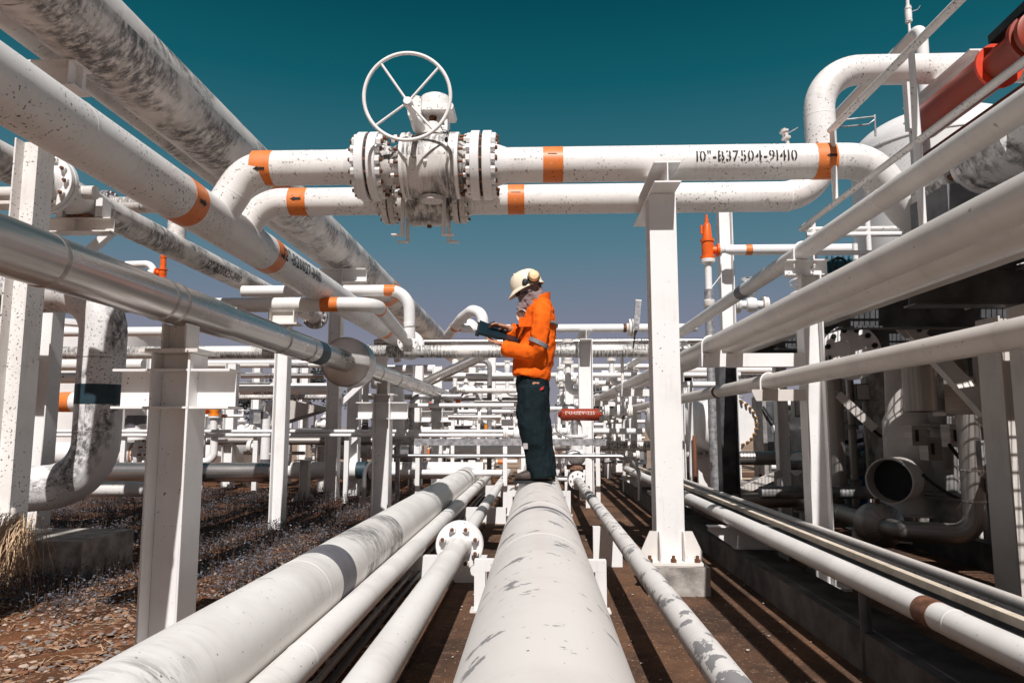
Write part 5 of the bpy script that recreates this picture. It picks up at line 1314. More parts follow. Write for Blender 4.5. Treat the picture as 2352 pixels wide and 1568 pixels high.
FAR = groundmat('yard', (.34, .24, .17), (.24, .16, .12), (.42, .33, .27), .3, 3, .2, .2)
g = MB().add([(-400, -60, -.012), (400, -60, -.012), (400, 900, -.012), (-400, 900, -.012)], [(0, 1, 2, 3)])
tag(g.build('ground', FAR, None, (0, 0, 0)), kind='structure')
g = MB(); nx, ny = 90, 110; X0, X1, Y0, Y1 = -14.0, D2x + .3, -2.0, 17.0
rg = random.Random(3)
vs = []
for j in range(ny + 1):
    for i in range(nx + 1):
        x = X0 + (X1 - X0) * (1 - (1 - i / nx) ** 1.0); y = Y0 + (Y1 - Y0) * j / ny
        e_ = min(i, nx - i, j, ny - j)
        vs.append((x, y, .004 + (rg.gauss(0, .012) if e_ > 0 else -.004)))
g.add(vs, [(j * (nx + 1) + i, j * (nx + 1) + i + 1, (j + 1) * (nx + 1) + i + 1, (j + 1) * (nx + 1) + i) for j in range(ny) for i in range(nx)])
tag(g.build('soil_bed', SOIL, None, (0, 0, 0), ang=180), kind='structure')
g = MB().box(D2x + .3, 9, -2, 19, -.01, .0)
g.box(D2x + .22, D2x + .3, -2, 17, -.01, .02)
tag(g.build('pavement', PAVE, None, (0, 0, 0)), kind='structure')
# stones
m = MB(); rg = random.Random(8)
import itertools
ico = []
t0 = (1 + 5 ** .5) / 2
IV = [V(v).normalized() for v in ((-1, t0, 0), (1, t0, 0), (-1, -t0, 0), (1, -t0, 0), (0, -1, t0), (0, 1, t0), (0, -1, -t0), (0, 1, -t0), (t0, 0, -1), (t0, 0, 1), (-t0, 0, -1), (-t0, 0, 1))]
IF = ((0, 11, 5), (0, 5, 1), (0, 1, 7), (0, 7, 10), (0, 10, 11), (1, 5, 9), (5, 11, 4), (11, 10, 2), (10, 7, 6), (7, 1, 8), (3, 9, 4), (3, 4, 2), (3, 2, 6), (3, 6, 8), (3, 8, 9), (4, 9, 5), (2, 4, 11), (6, 2, 10), (8, 6, 7), (9, 8, 1))
def stone(x, y, s, mi):
    a = rg.random() * 6.28; ca, sa = cos(a), sin(a); sx, sy, sz = s * rg.uniform(.7, 1.4), s * rg.uniform(.6, 1.1), s * rg.uniform(.3, .6)
    vs = []
    for v in IV:
        k = rg.uniform(.8, 1.15); vx, vy, vz = v.x * sx * k, v.y * sy * k, v.z * sz * k
        vs.append((x + vx * ca - vy * sa, y + vx * sa + vy * ca, .008 + vz + s * .12))
    m.add(vs, IF, None, mi)
for i in range(21000):
    y = 2.6 + 5.5 * rg.random() ** 1.4; x = -1.15 - rg.random() * (y * .62 + .2)
    stone(x, y, .0055 + .021 * rg.random() ** 3.6, rg.choice((0, 0, 1, 1, 1, 2, 3, 3)))
for i in range(500): stone(D2x + rg.uniform(-.25, .22), rg.uniform(1.5, 9), .012 + .022 * rg.random(), rg.choice((0, 1, 1, 2)))
tag(m.build('gravel', [plain('stone_%s' % n_, c_, .9, 0, .2, 30) for n_, c_ in (('grey', (.22, .19, .175)), ('tan', (.32, .19, .12)), ('pale', (.46, .36, .29)), ('brown', (.22, .1, .055)))], None, (0, 0, 0), ang=20), 'loose pale and brown gravel scattered over the soil at left', 'gravel', kind='stuff')
m = MB()
for i in range(420):
    y = 2.5 + 9 * rg.random(); x = rg.uniform(-.5, 1.5) if y < 7 else rg.uniform(-.5, 3); stone(x, y, .004 + .009 * rg.random() ** 2, rg.choice((0, 1)))
tag(m.build('grit', [plain('grit_pale', (.45, .38, .32), .9), plain('grit_dark', (.1, .08, .07), .9)], None, (0, 0, 0), ang=20), 'scattered grit and flakes on the brown pavement', 'grit', kind='stuff')
# straw litter
m = MB()
for i in range(3000):
    y = 2.2 + 6 * rg.random(); x = -1.2 - rg.random() * (y * .8 + .4); a = rg.random() * 6.28; L = .03 + .09 * rg.random(); d = V((cos(a), sin(a), rg.uniform(-.1, .12))) * L; c = V((x, y, .022)); sdv = V((-sin(a), cos(a), 0)) * .0022
    m.add([c - sdv, c + sdv, c + d + sdv, c + d - sdv], [(0, 1, 2, 3)])
tag(m.build('straw_litter', STRAW, None, (0, 0, 0)), 'thin straw litter over the gravel at left', 'straw', kind='stuff')
# creeping weeds: thousands of small leaves in tufts
m = MB(); rg = random.Random(21)
def weedy(x, y):
    if y < 4.0: return 0
    n = sin(x * 2.1 + y * .7) + sin(x * .8 - y * 1.9 + 1) + .9 * sin(x * 4.3 + y * 3.1)
    edge = (y - 4.6) * .55 - (abs(x + 1.6) - .2) * .28
    return max(0, min(1, .5 + n * .3 + min(edge, .9)))
cnt = 0
while cnt < 8500:
    y = 4.0 + 8.6 * rg.random(); x = -1.3 - rg.random() * (y * .62 + .2)
    if rg.random() > weedy(x, y): continue
    cnt += 1; hgt = rg.uniform(.03, .17) * (1 if y < 9 else 1.2); nl = rg.randint(9, 15)
    for k in range(nl):
        f_ = rg.random(); a = rg.random() * 6.28; c = V((x + rg.gauss(0, .045), y + rg.gauss(0, .045), .01 + hgt * f_)); s = rg.uniform(.008, .02)
        d = V((cos(a), sin(a), rg.uniform(-.3, .8))).normalized(); q = d.cross(V((rg.gauss(0, .4), rg.gauss(0, .4), 1))).normalized()
        m.add([c, c + d * s * .6 + q * s * .42, c + d * s * 1.5, c + d * s * .6 - q * s * .42], [(0, 1, 2, 3)], None, rg.choice((0, 0, 1, 2)))
    m.tube([(x, y, 0), (x + rg.gauss(0, .02), y, hgt)], .0018, 3, (0, 0), m=3)
tag(m.build('ground_cover', [plain('leaf_slate', (.095, .1, .122), .6, 0, .2), plain('leaf_dark', (.05, .055, .072), .6, 0, .2), plain('leaf_pale', (.15, .15, .175), .6, 0, .2), plain('weed_stem', (.12, .07, .04), .8)], None, (0, 0, 0), ang=180), 'low slate-coloured creeping weeds covering the soil at left', 'weeds', kind='stuff')
# ================================================================ BACKGROUND: cross pipes, racks and vessels
def xp(name, label, px0, px1, py, Y, r, mat, bands=(), n=18, text=None, group=None, ends=None, down=None):
    """pipe running across (along X) at depth Y between two picture columns"""
    a, b_ = W(px0, py, Y=Y), W(px1, py, Y=Y); b_.z = a.z
    pts = [(a.x, Y, a.z), (b_.x, Y, a.z)]
    if down: pts = pts + [(b_.x, Y, a.z + down)]
    o = pipe(name, label, pts, r, mat, bend=r * 3, n=n, group=group, bands=[((W(q, py, Y=Y).x, Y, a.z), XA, w_, m_) for q, w_, m_ in bands])
    nn_ = V((0, -Y, CZ - a.z)).normalized()
    if text: text_on(o, text[0], (W(text[1], py, Y=Y).x, Y, a.z), XA, nn_, ZA, r, text[2], squeeze=.9)
    return o
xp('cross_pipe', 'thick crossing pipe with rust and black mould along its underside, behind the inspector\'s elbow', -60, 1620, 811, 13.0, .115, MOLDY2, n=32)
xp('cross_pipe', 'silvery crossing pipe just above the mouldy crossing pipe, right of the inspector', 860, 1780, 786, 15.0, .06, SILVER, n=20, text=('8"-P39001', 1480, .08))
o = xp('cross_pipe', 'highest white crossing pipe, with a brown band and a flange, right of the inspector', 1060, 1600, 755, 16.0, .092, WHITE, bands=((1438, .13, RUST), (1059, .0, ORANGE)), n=22)
p = W(1450, 755, Y=16)
for sg in (-1, 1): flange(o, (p.x + sg * .01, 16, WL[o].z), XA * sg, .2, .05, .092, .05, RUSTW, 22)
o = xp('cross_pipe', 'short white pipe with an orange band, level with the folder, left of the inspector', 1035, 1110, 752, 16.6, .09, WHITE, bands=((1058, .16, ORANGE),))
sn = W(1075, 722, Y=15.5)
pipe('swan_neck_pipe', 'white curved pipe end with an orange band rising just left of the folder', [W(1030, 770, Y=17), W(1062, 730, Y=15.8), W(1085, 712, Y=15.4), W(1108, 720, Y=15.2), W(1110, 765, Y=15.2)], .12, WHITE2, bend=.3, n=20, bands=[(W(1047, 749, Y=16.35), W(1062, 730, Y=15.8) - W(1030, 770, Y=17), .14, ORANGE)])
ROWS = [
 (1030, 1700, 862, 15.2, .055, WHITE, 'white crossing pipe at the height of the inspector\'s hem'),
 (1050, 1186, 897, 14.0, .05, DIRTY, 'dirty-bottomed white crossing pipe touching the left edge of the inspector\'s waist'),
 (555, 745, 863, 16.0, .06, SILVER, 'silvery crossing pipe with a small stencil, left of the round flange box'),
 (445, 770, 838, 16.4, .075, CREAM2, 'cream crossing pipe with a grey stretch, above the silvery stencilled one'),
 (430, 1060, 912, 14.6, .05, MOLDY2, 'black-bottomed crossing pipe below the thick bright white one at left'),
 (470, 900, 1012, 13.6, .075, SILVER2, 'dark shiny crossing pipe just under the two thin white rails at left'),
 (860, 1180, 931, 13.0, .04, WHITE, 'thin white pipe below the end of the shiny clad pipe'),
 (1000, 1180, 945, 16.0, .045, WHITE, 'thin white pipe ending behind the inspector\'s left thigh'),
 (860, 1000, 848, 20.0, .12, WHITE, 'white pipe with an orange band between columns behind the round flange box'),
 (860, 1180, 868, 18.0, .09, SILVER2, 'dull grey crossing pipe meeting the slanted clad pipe'),
 (1270, 1500, 1023, 13.0, .085, SILVER3, 'shiny stencilled crossing pipe low behind the guard frame at right'),
 (1270, 1480, 990, 12.4, .05, WHITE, 'white crossing pipe below the red cylinder actuator'),
 (1555, 1790, 1044, 12.0, .055, MOLDY2, 'black and white crossing pipe in front of the round white vessel end'),
 (100, 330, 838, 13.8, .11, CREAM2, 'cream crossing pipe behind the mouldy riser at left'),
 (100, 420, 868, 13.4, .1, RUSTW, 'rust-flecked crossing pipe behind the mouldy riser, below the cream one'),
 (0, 410, 763, 15.0, .1, WHITE2, 'white crossing pipe along the top of the pale tank at far left'),
 (1290, 1500, 842, 19.0, .07, CREAM2, 'cream pipe in the crowded rack between inspector and bright column, upper one'),
 (1290, 1500, 880, 21.0, .08, WHITE, 'white pipe in the crowded rack between inspector and bright column, middle one'),
 (1290, 1500, 905, 23.0, .08, DIRTY, 'dirty pipe in the crowded rack between inspector and bright column, lower one'),
 (1040, 1190, 838, 22.0, .07, WHITE, 'thin white pipe in the far rack left of the inspector, just under the mouldy pipe'),
 (1040, 1190, 880, 24.0, .06, WHITE2, 'thin white pipe in the far rack left of the inspector, waist high'),
 (1570, 1800, 850, 18.0, .1, CREAM2, 'cream crossing pipe seen under the striped arm'),
 (860, 1160, 1085, 11.6, .05, WHITE2, 'white crossing pipe low on the ground behind the guard frame legs'),
]
TX = {863: ('6"-P39001-11410', 640, .07), 897: ('11410', 1060, .07), 1023: ('2"-D81400-11410', 1450, .1), 912: None}
for i, (a, b_, py, Y, r, mt, lb) in enumerate(ROWS):
    bd = ()
    if py == 848: bd = ((968, .22, ORANGE),)
    if py == 838 and a == 445: bd = ((665, .9, GALV),)
    xp('cross_pipe', lb, a, b_, py, Y, r, mt, n=16, bands=bd, text=TX.get(py) if not (py == 838) else None)
o = xp('cross_pipe', 'thick bright white crossing pipe stencilled along its bottom, left of the round flange box', 470, 770, 895, 17.0, .155, WHITE2, n=28)
text_on(o, '402-31410', (W(610, 895, Y=17).x, 17, WL[o].z), XA, V((0, -1, -.75)), ZA, .155, .09, squeeze=.9)
for k, px in enumerate((632, 676)):
    p = W(px, 880, Y=17); t = tag(MB().lathe([(0, .06), (.2, .06), (.22, .085), (.4, .085), (.45, .05)], (p.x, 17, WL[o].z + .15), ZA, 14).build('vent_stub', WHITE, None, p), ['left', 'right'][k] + ' one of two capped stubs on the thick bright white crossing pipe', 'stub', 'capped stubs')
for k, (py, yy) in enumerate(((990, 11.2), (999, 11.0))):
    q = xp('rail_pipe', ['upper', 'lower'][k] + ' of two thin white rail pipes crossing the whole left half at knee height', -40, (1190, 1180)[k], py, yy, .028, WHITE, n=12)
for k, px in enumerate((585, 280, 795)):
    p = W(px, 1010, Y=11.0); tag(MB().box(p.x - .035, p.x + .035, 11.03, 11.09, 0, W(px, 1001, Y=11).z).build('rail_post', STEEL, None, (p.x, 11, 0)), ['middle', 'leftmost', 'rightmost'][k] + ' thin white post under the two rail pipes', 'post')
# big low pipes at left
xp('low_pipe', 'large white pipe lying low behind the columns at centre left, with a navy band', 640, 1110, 1079, 12.2, .14, CREAM2, bands=((835, .22, NAVY),), n=36)
xp('low_pipe', 'large white pipe far behind the guard frame, left of the inspector', 1000, 1230, 1036, 14.6, .13, WHITE2, n=30)
xp('low_pipe', 'bare silvery pipe lying low behind the mouldy riser', 205, 640, 1083, 10.6, .14, SILVER, n=32)
xp('low_pipe', 'shaded white pipe lowest on the ground behind the mouldy riser', 190, 400, 1122, 9.6, .1, CREAM2, n=28)
o = xp('low_pipe', 'white flanged pipe with a brown band low behind the mouldy riser', 90, 352, 1042, 12.0, .2, WHITE, bands=((322, .2, plain('tan_band', (.42, .2, .1), .6)),), n=36)
p = W(338, 1042, Y=12); f = flange(o, (p.x, 12, WL[o].z), -XA, .33, .06, .2, .12, WHITE, 32); bolts(f, (p.x, 12, WL[o].z), XA, 14, .28, hexbolt(.14, .03, .03, .014, .02))
o = xp('cross_pipe', 'wide white pipe with an orange ring behind the left edge column', 60, 205, 923, 12.6, .175, WHITE2, bands=((155, .22, ORANGE),), n=32)
pipe('branch_pipe', 'white elbow pipe with a grey band, dropping just right of the mouldy riser', [W(345, 905, Y=11.6), W(312, 905, Y=11.6), W(312, 1010, Y=11.6)], .16, WHITE2, bend=.3, n=26, bands=[(W(312, 968, Y=11.6), ZA, .2, GREYB)])
# slanted clad pipe
pipe('slanted_pipe', 'silvery pipe slanting up right behind the folder hand', [W(975, 1010, Y=14.2), W(975, 880, Y=14.2), W(1165, 790, Y=14.2)], .1, SILVER, bend=.12, n=22)
pipe('bend_pipe', 'wide shaded white elbow with a navy foot behind the far clad-pipe column', [W(860, 868, Y=13.8), W(905, 880, Y=13.8), W(905, 1000, Y=13.8)], .2, WHITE2, bend=.34, n=30, bands=[(W(905, 945, Y=13.8), ZA, .3, NAVY)])
# hood
hp = W(676, 945, Y=12.0); h = thing('rain_hood', 'weathered grey sheet-metal hood with sloping underside, left of the bracket-arm column', 'hood', hp)
pl = [(W(x, y, Y=12.0) - hp) for x, y in ((660, 917), (744, 936), (720, 946), (620, 978), (635, 920))]
MB().prism([(v.x, v.z) for v in pl], hp, XA, ZA, YA * .006).build('side_plate', HOOD, h)
MB().prism([(v.x, v.z) for v in pl], hp + V((0, .55, 0)), XA, ZA, YA * .006).build('side_plate', HOOD, h)
a, b_ = hp + pl[3], hp + pl[2]; MB().add([a + V((0, .007, .004)), b_ + V((0, .007, .004)), b_ + V((0, .549, .004)), a + V((0, .549, .004)), a + V((0, .007, .012)), b_ + V((0, .007, .012)), b_ + V((0, .549, .012)), a + V((0, .549, .012))], [(0, 3, 2, 1), (4, 5, 6, 7), (0, 1, 5, 4), (1, 2, 6, 5), (2, 3, 7, 6), (3, 0, 4, 7)]).build('bottom_plate', DARKST, h)
a, b_ = hp + pl[4], hp + pl[0]; MB().add([a + V((0, .007, -.012)), b_ + V((0, .007, -.012)), b_ + V((0, .549, -.012)), a + V((0, .549, -.012)), a + V((0, .007, -.004)), b_ + V((0, .007, -.004)), b_ + V((0, .549, -.004)), a + V((0, .549, -.004))], [(0, 3, 2, 1), (4, 5, 6, 7), (0, 1, 5, 4), (1, 2, 6, 5), (2, 3, 7, 6), (3, 0, 4, 7)]).build('top_plate', HOOD, h)
pv = pipe('branch_pipe', 'white upright pipe with grey bands, by the left end of the grey hood', [W(660, 925, Y=12.5), W(612, 925, Y=12.5), W(608, 1090, Y=12.5), W(560, 1096, Y=12.5)], .085, WHITE, bend=.2, n=22, bands=[(W(611, 953, Y=12.5), ZA, .13, GREYB), (W(609, 1062, Y=12.5), ZA, .12, GREYB)])
q = W(566, 1096, Y=12.5); f = flange(pv, q, XA, .17, .05, .085, .04, WHITE, 24)
# lamp
lp0 = W(1461, 755, Y=12.0); lp1 = W(1466, 692, Y=12.0); lm = thing('lamp', 'long narrow floodlight tube standing tilted above the crossing pipes, right of the inspector', 'lamp', W(1455, 795, Y=12))
MB().bar(lp0, lp1, .095, .07, YA).build('housing', GALV, lm); MB().tube([W(1454, 800, Y=12.0), W(1458, 770, Y=12), lp0 + (lp0 - lp1) * .05], [.012, .015, .03], 10).build('stem', RUBBER, lm)
MB().bar(lp1, lp1 + (lp1 - lp0) * .05, .1, .08, YA).build('end_cap', WHITE, lm)
# columns of the far racks
CL = [(532, 13.7, 2.35, .2), (652, 16, 2.75, .2), (960, 14.2, 2.35, .2), (1005, 15.0, 2.4, .2), (1345, 12.0, 2.55, .23), (1308, 17, 2.6, .2), (1420, 19, 2.7, .2), (1452, 14.8, 2.1, .16), (1130, 19, 3.0, .2), (1085, 23, 3.2, .22), (700, 20, 3.1, .22), (590, 21, 3.0, .22), (470, 18, 2.4, .2), (350, 16, 2.8, .22), (830, 18, 2.9, .2), (1390, 24, 3.0, .22), (1580, 17, 2.3, .2), (1740, 20, 2.6, .2)]
CN = ['just right of the nearest clad-pipe support', 'above the grey rain hood', 'between the round flange box and the far clad-pipe column', 'behind the end of the shiny clad pipe', 'with a short head beam behind the red cylinder actuator', 'just right of the inspector\'s waist', 'left of the bright foreground column, half hidden by ranked pipes', 'close to the left side of the bright foreground column', 'left of the inspector\'s jacket', 'under the folder', 'right of the grey rain hood, very far back', 'left of the grey rain hood, very far back', 'behind the amber relief valve', 'behind the grey-banded elbow pipe', 'behind the bracket-arm column, very far back', 'far behind the red cylinder actuator', 'right of the bright foreground column, under the sloping pipes', 'behind the round white vessel end']
for (px, Y, z1, w_), nm in zip(CL, CN):
    p = W(px, 900, Y=Y); m = MB(); hsec(m, p.x, Y, 0, z1, w_, w_)
    if px == 1345: m.ibeam((p.x, Y - .35, z1 + .085), (p.x, Y + .9, z1 + .085), .17, .2)
    tag(m.build('rack_column', STEEL if px not in (1308, 1390) else WHITE2, None, (p.x, Y, 0)), 'white rack column ' + nm, 'column', 'columns of the far pipe racks')
# rack cross beams
for k, (x0_, x1_, py, Y, lb) in enumerate(((960, 1200, 920, 19.5, 'grey beam across the far rack left of the inspector'), (1280, 1500, 862, 24, 'pale beam across the far rack right of the inspector'), (420, 720, 826, 16, 'pale beam under the cream crossing pipe at left'), (1560, 1760, 868, 17, 'dark grey beam with black notch under the striped arm'), (1280, 1480, 915, 18, 'thin beam behind the red cylinder actuator'), (1040, 1180, 985, 17, 'grey beam at knee height left of the inspector'))):
    a = W(x0_, py, Y=Y); b_ = W(x1_, py, Y=Y); b_.z = a.z
    tag(MB().ibeam(a, b_, .17, .15).build('rack_beam', GALV if k in (0, 3, 5) else STEEL, None, a), lb, 'beam')
# ------------------------------------------------ prototypes for small fittings
def make_valve():
    t = thing('line_valve', 'x', 'valve', (0, 0, 0))
    MB().lathe([(-.2, .07), (-.1, .075), (-.08, .12), (0, .14), (.08, .12), (.1, .075), (.2, .07)], (0, 0, 0), XA, 18).build('body', WHITE, t)
    for sg in (-1, 1): MB().lathe([(.2, .15), (.245, .15), (.25, .1), (.252, .14), (.29, .14), (.3, .08)], (0, 0, 0), XA * sg, 18).build('flange', RUSTW, t)
    MB().lathe([(.1, .06), (.2, .06), (.21, .11), (.25, .11), (.26, .05), (.42, .03), (.5, .03)], (0, 0, 0), ZA, 14).build('bonnet', WHITE, t)
    w_ = MB(); w_.tube([(cos(2 * pi * k / 20) * .15, sin(2 * pi * k / 20) * .15, .46) for k in range(20)], .012, 6, closed=True)
    w_.bar((-.15, 0, .46), (.15, 0, .46), .015, .01); w_.bar((0, -.15, .463), (0, .15, .463), .015, .01); w_.build('handwheel', WHITE, t)
    return t
pv_ = make_valve()
VS = [(1190, 995, 11.0, .75, 'on the lower thin rail pipe left of the inspector\'s thighs', 0), (1312, 990, 12.4, .8, 'under the red cylinder actuator', 0), (1070, 895, 16.5, .8, 'left of the inspector, on the dirty-bottomed pipe', 0), (1420, 945, 12.5, .8, 'right of the red cylinder actuator', 0), (880, 812, 15.5, 1.3, 'at the end of the speckled overhead pipe', 0), (1120, 860, 20, .8, 'under the folder, on a thin far pipe', 0), (1300, 870, 14.5, .7, 'just right of the inspector\'s hem', 0), (600, 1025, 13, .8, 'low behind the two thin rails, left of the bracket-arm column', 0), (420, 1010, 13, .8, 'behind the nearest clad-pipe column', 0), (1440, 1010, 15.5, 1.0, 'low, left of the bright foreground column', 0), (1725, 700, 11.5, .9, 'with dark handwheel against the sky left of the ranked-pipe support', 0), (1150, 1035, 16, .9, 'low behind the guard frame, left of the inspector', 0), (1350, 880, 20, 1.0, 'far back behind the red cylinder actuator', 0), (820, 1035, 14, 1.1, 'on the ground behind the bracket-arm column', 0), (1210, 1040, 15, .8, 'directly behind the inspector\'s knees', 0), (555, 990, 16, 1.0, 'under the grey hood end, far back', 0), (1870, 1065, 9.5, 1.0, 'dark one lying in the shade left of the open stub pipe', .4)]
for i, (px, py, Y, s, lb, rz) in enumerate(VS):
    place(pv_, i > 0, W(px, py, Y=Y), rz, s, 'small white handwheel valve ' + lb, 'small handwheel valves in the background')
def make_riser():
    t = thing('drop_pipe', 'x', 'pipe', (0, 0, 0))
    MB().tube(route([(0, 0, .9), (0, 0, 0), (.35, 0, 0)], .14), .06, 14).build('pipe_run', WHITE2, t)
    for z_ in (.55, .95): MB().lathe([(-.03, .11), (.03, .11)], (0, 0, z_), ZA, 14).build('flange', RUSTW, t)
    MB().lathe([(.6, .075), (.7, .09), (.85, .09), (.9, .07)], (0, 0, 0), ZA, 14).build('coupling', WHITE, t)
    MB().lathe([(.35, .1), (.39, .1)], (0, 0, 0), XA, 14).build('flange', RUSTW, t)
    return t
pr_ = make_riser()
RS = [(1385 - 2352 / 2.5 * 0, 900, 13.5, 1.0, 'right of the inspector\'s waist'), (1290, 940, 15, .9, 'behind the inspector\'s thighs'), (1100, 975, 17, 1.0, 'left of the inspector\'s knees, far back'), (1045, 900, 15.5, .8, 'under the short white banded pipe'), (1405, 880, 17, 1.0, 'between red cylinder and bright column'), (490, 1060, 12.5, 1.1, 'under the amber relief valve'), (700, 1000, 15, .9, 'under the grey rain hood'), (1000, 985, 14, .7, 'beside the far clad-pipe column'), (1165, 905, 19, .9, 'touching the inspector\'s waist on the left'), (1460, 900, 21, 1.1, 'beside the bright foreground column, far back'), (420, 880, 17, 1.1, 'just left of the amber relief valve')]
for i, (px, py, Y, s, lb) in enumerate(RS):
    px = 1305 if i == 0 else px
    place(pr_, i > 0, W(px, py, Y=Y), (0, pi)[i % 2 if i else 0], s, 'white flanged drop pipe ' + lb, 'flanged drop pipes in the background')
def relief(px, py, Y, s, label, mat):
    p = W(px, py, Y=Y); t = thing('relief_valve', label, 'valve', p)
    MB().lathe([(0, .16), (.04, .16), (.05, .1), (.16, .13), (.3, .13), (.31, .16), (.35, .16), (.36, .1), (.75, .1), (.76, .12), (.84, .12), (.85, .085), (.98, .085)], p, ZA, 24).build('body', mat, t)
    MB().lathe([(.1, .1), (.2, .1), (.2, .17), (.245, .17)], p + V((0, 0, .22)), -XA, 24).build('outlet', mat, t)
    MB().lathe([(.25, .17), (.29, .17), (.3, .12), (.5, .11)], p + V((0, 0, .22)), -XA, 24).build('outlet_flange', WHITE, t)
    MB().lathe([(-.5, .1), (-.06, .1), (-.05, .16), (-.004, .16)], p, ZA, 20).build('inlet_pipe', WHITE, t)
    t.scale = (s, s, s); return t
relief(492, 955, 12.4, .62, 'amber relief valve peeking out right of the nearest clad-pipe column', AMBER)
relief(373, 640, 10.5, .42, 'small red-orange relief valve top above the shiny clad pipe', RELIEF)
pipe('branch_pipe', 'thin white bent pipe beside the small red-orange relief valve top above the shiny clad pipe', [W(290, 608, Y=10.6), W(352, 606, Y=10.6), W(356, 700, Y=10.6)], .055, WHITE2, bend=.14, n=16)
# tanks and vessels
def tank(px, py, Y, r, L, label, mat=WHITE2, bolts_=False, rz=0.0, legs=True):
    p = W(px, py, Y=Y); t = thing('vessel', label, 'vessel', p)
    d = V((sin(rz), cos(rz), 0))
    pr = [(r * .45 * (1 - sin(a)), r * cos(a)) for a in [pi / 2 * k / 10 for k in range(9, -1, -1)]]
    MB().lathe([(-.0, .02)] + pr + [(r * .46, r), (L, r), (L + .2, r * .8), (L + .3, .1)], p, d, 48).build('shell', mat, t)
    if bolts_:
        MB().lathe([(-.12, r * .76), (-.1, r * .78), (.1, r * .78)], p, d, 40).build('manway_cover', WHITE2, t)
        mw = t.children[-1]; me = MB().lathe([(0, .024), (.05, .024), (.065, .016)], (0, 0, 0), ZA, 6).mesh('cover_bolt', plain('bolt_gold', (.3, .16, .06), .6, .3, .4, 30))
        bolts(mw, p - d * .12, -d, 24, r * .69, me, name='cover_bolt')
        MB().bar(p - d * .13 + V((-.05, 0, r * .84)), p - d * .13 + V((.12, 0, r * .84)), .05, .05).build('davit', GALV, t)
    if legs:
        for q in (.25, .75): c = p + d * L * q; MB().box(c.x - r * .7, c.x + r * .7, c.y - .08, c.y + .08, 0, c.z - r * .62).build('saddle', STEEL, t)
    return t
tank(1682, 972, 11.6, .49, 2.2, 'horizontal white vessel whose round end is ringed with gold-brown bolts', bolts_=True, rz=-.28)
tank(470, 1035, 18, .6, 3, 'grey-white vessel end low behind the columns at left', rz=.2)
tank(1040, 1000, 24, .8, 4, 'white vessel end far back, left of the inspector\'s knees')
tank(1120, 905, 34, 1.2, 4, 'pale vessel very far back under the folder', rz=.15)
p = W(150, 800, Y=30)
MB_ = MB().lathe([(0, 4.2), (5.3, 4.2), (5.32, 4.26), (5.45, 4.26), (5.9, 1.5), (6.0, .1)], (W(205, 900, Y=32).x - 1.6, 32, 0), ZA, 64)
tag(MB_.build('storage_tank', WHITE2, None, (-20, 32, 0)), 'large pale storage tank far behind the mouldy riser at left', 'tank')
cb = W(1130, 960, Y=20); bx = thing('tank_panel', 'white panel lettered V 6 just left of the inspector', 'panel', cb)
a, b_ = W(1152, 935, Y=16.2), W(1196, 982, Y=16.2)
MB().box(a.x, b_.x, 16.2, 16.35, b_.z, a.z).build('panel', WHITE2, bx)
bm, w_ = glyphs('V 6', .13, False, .8)
for v in bm.verts: v.co = V((v.co.x + W(1166, 955, Y=16.2).x - w_ / 2 + .02, 16.195, v.co.y + W(1170, 962, Y=16.2).z)) - WL[bx]
me = bpy.data.meshes.new('lettering'); bm.to_mesh(me); bm.free(); me.materials.append(BLACK); o = bpy.data.objects.new('lettering', me); COL.objects.link(o); o.parent = bx
# red thing with yellow body
p = W(940, 960, Y=15); t = thing('motor_valve', 'red and brass-yellow motor valve between the clad-pipe columns', 'valve', p)
MB().lathe([(0, .12), (.03, .16), (.3, .16), (.33, .12)], p + V((-.42, 0, .18)), XA, 22).build('motor', REDB, t); MB().box(p.x - .12, p.x + .12, p.y - .12, p.y + .12, p.z - .05, p.z + .24).box(p.x - .15, p.x + .15, p.y - .15, p.y + .15, p.z + .2401, p.z + .31).build('gear_housing', BRASS, t)
MB().tube([(p.x + .35, p.y, p.z + .25), (p.x + .62, p.y, p.z + .25)], .08, 16).build('red_pipe', REDB, t); MB().lathe([(-.4, .1), (-.06, .1), (-.05, .14)], p, ZA, 16).build('stem', WHITE, t)
# small stands and short posts
for k, (px, py, Y, h_) in enumerate(((700, 1110, 11.4, .62), (812, 1100, 13, .5), (640, 1110, 12, .7), (960, 1090, 12.6, .62), (740, 1040, 13, .8))):
    p = W(px, py, Y=Y); m = MB(); hsec(m, p.x, Y, 0, h_, .14, .14, .01, .008); m.box(p.x - .16, p.x + .16, Y - .08, Y + .08, h_ + .001, h_ + .02)
    for sg in (-1, 1): m.prism([(0, 0), (.14, 0), (0, .16)], (p.x + sg * .0705, Y - .006, .0), V((sg, 0, 0)), ZA, YA * .012)
    tag(m.build('pipe_stand', RUSTW, None, (p.x, Y, 0)), ['stubby stand with gusset feet, centre left under the shiny dark crossing pipe', 'stubby stand just right of the bracket-arm column', 'rusty-footed stand left of the gusset-footed one', 'rust-stained stand between the guard frame legs', 'stubby stand hidden behind the bracket-arm column'][k], 'stand')
p = W(1584, 1000, Y=10.0)
pipe('service_pipe', 'thin upright white pipe right of the bright foreground column', [(W(1584, 880, Y=10).x, 10, 0), (W(1584, 880, Y=10).x, 10, W(1584, 882, Y=10).z)], .035, WHITE2, n=12)
pipe('service_pipe', 'thin upright rust-brown pipe clamped to the white one right of the foreground column', [(W(1591, 880, Y=9.9).x, 9.9, 0), (W(1591, 880, Y=9.9).x, 9.9, W(1591, 1000, Y=9.9).z)], .025, plain('brown_pipe', (.22, .085, .045), .6), n=12)
xp('service_pipe', 'short white pipe along the top of the thin upright pipe right of the foreground column', 1560, 1680, 883, 10.0, .04, WHITE2, n=12)
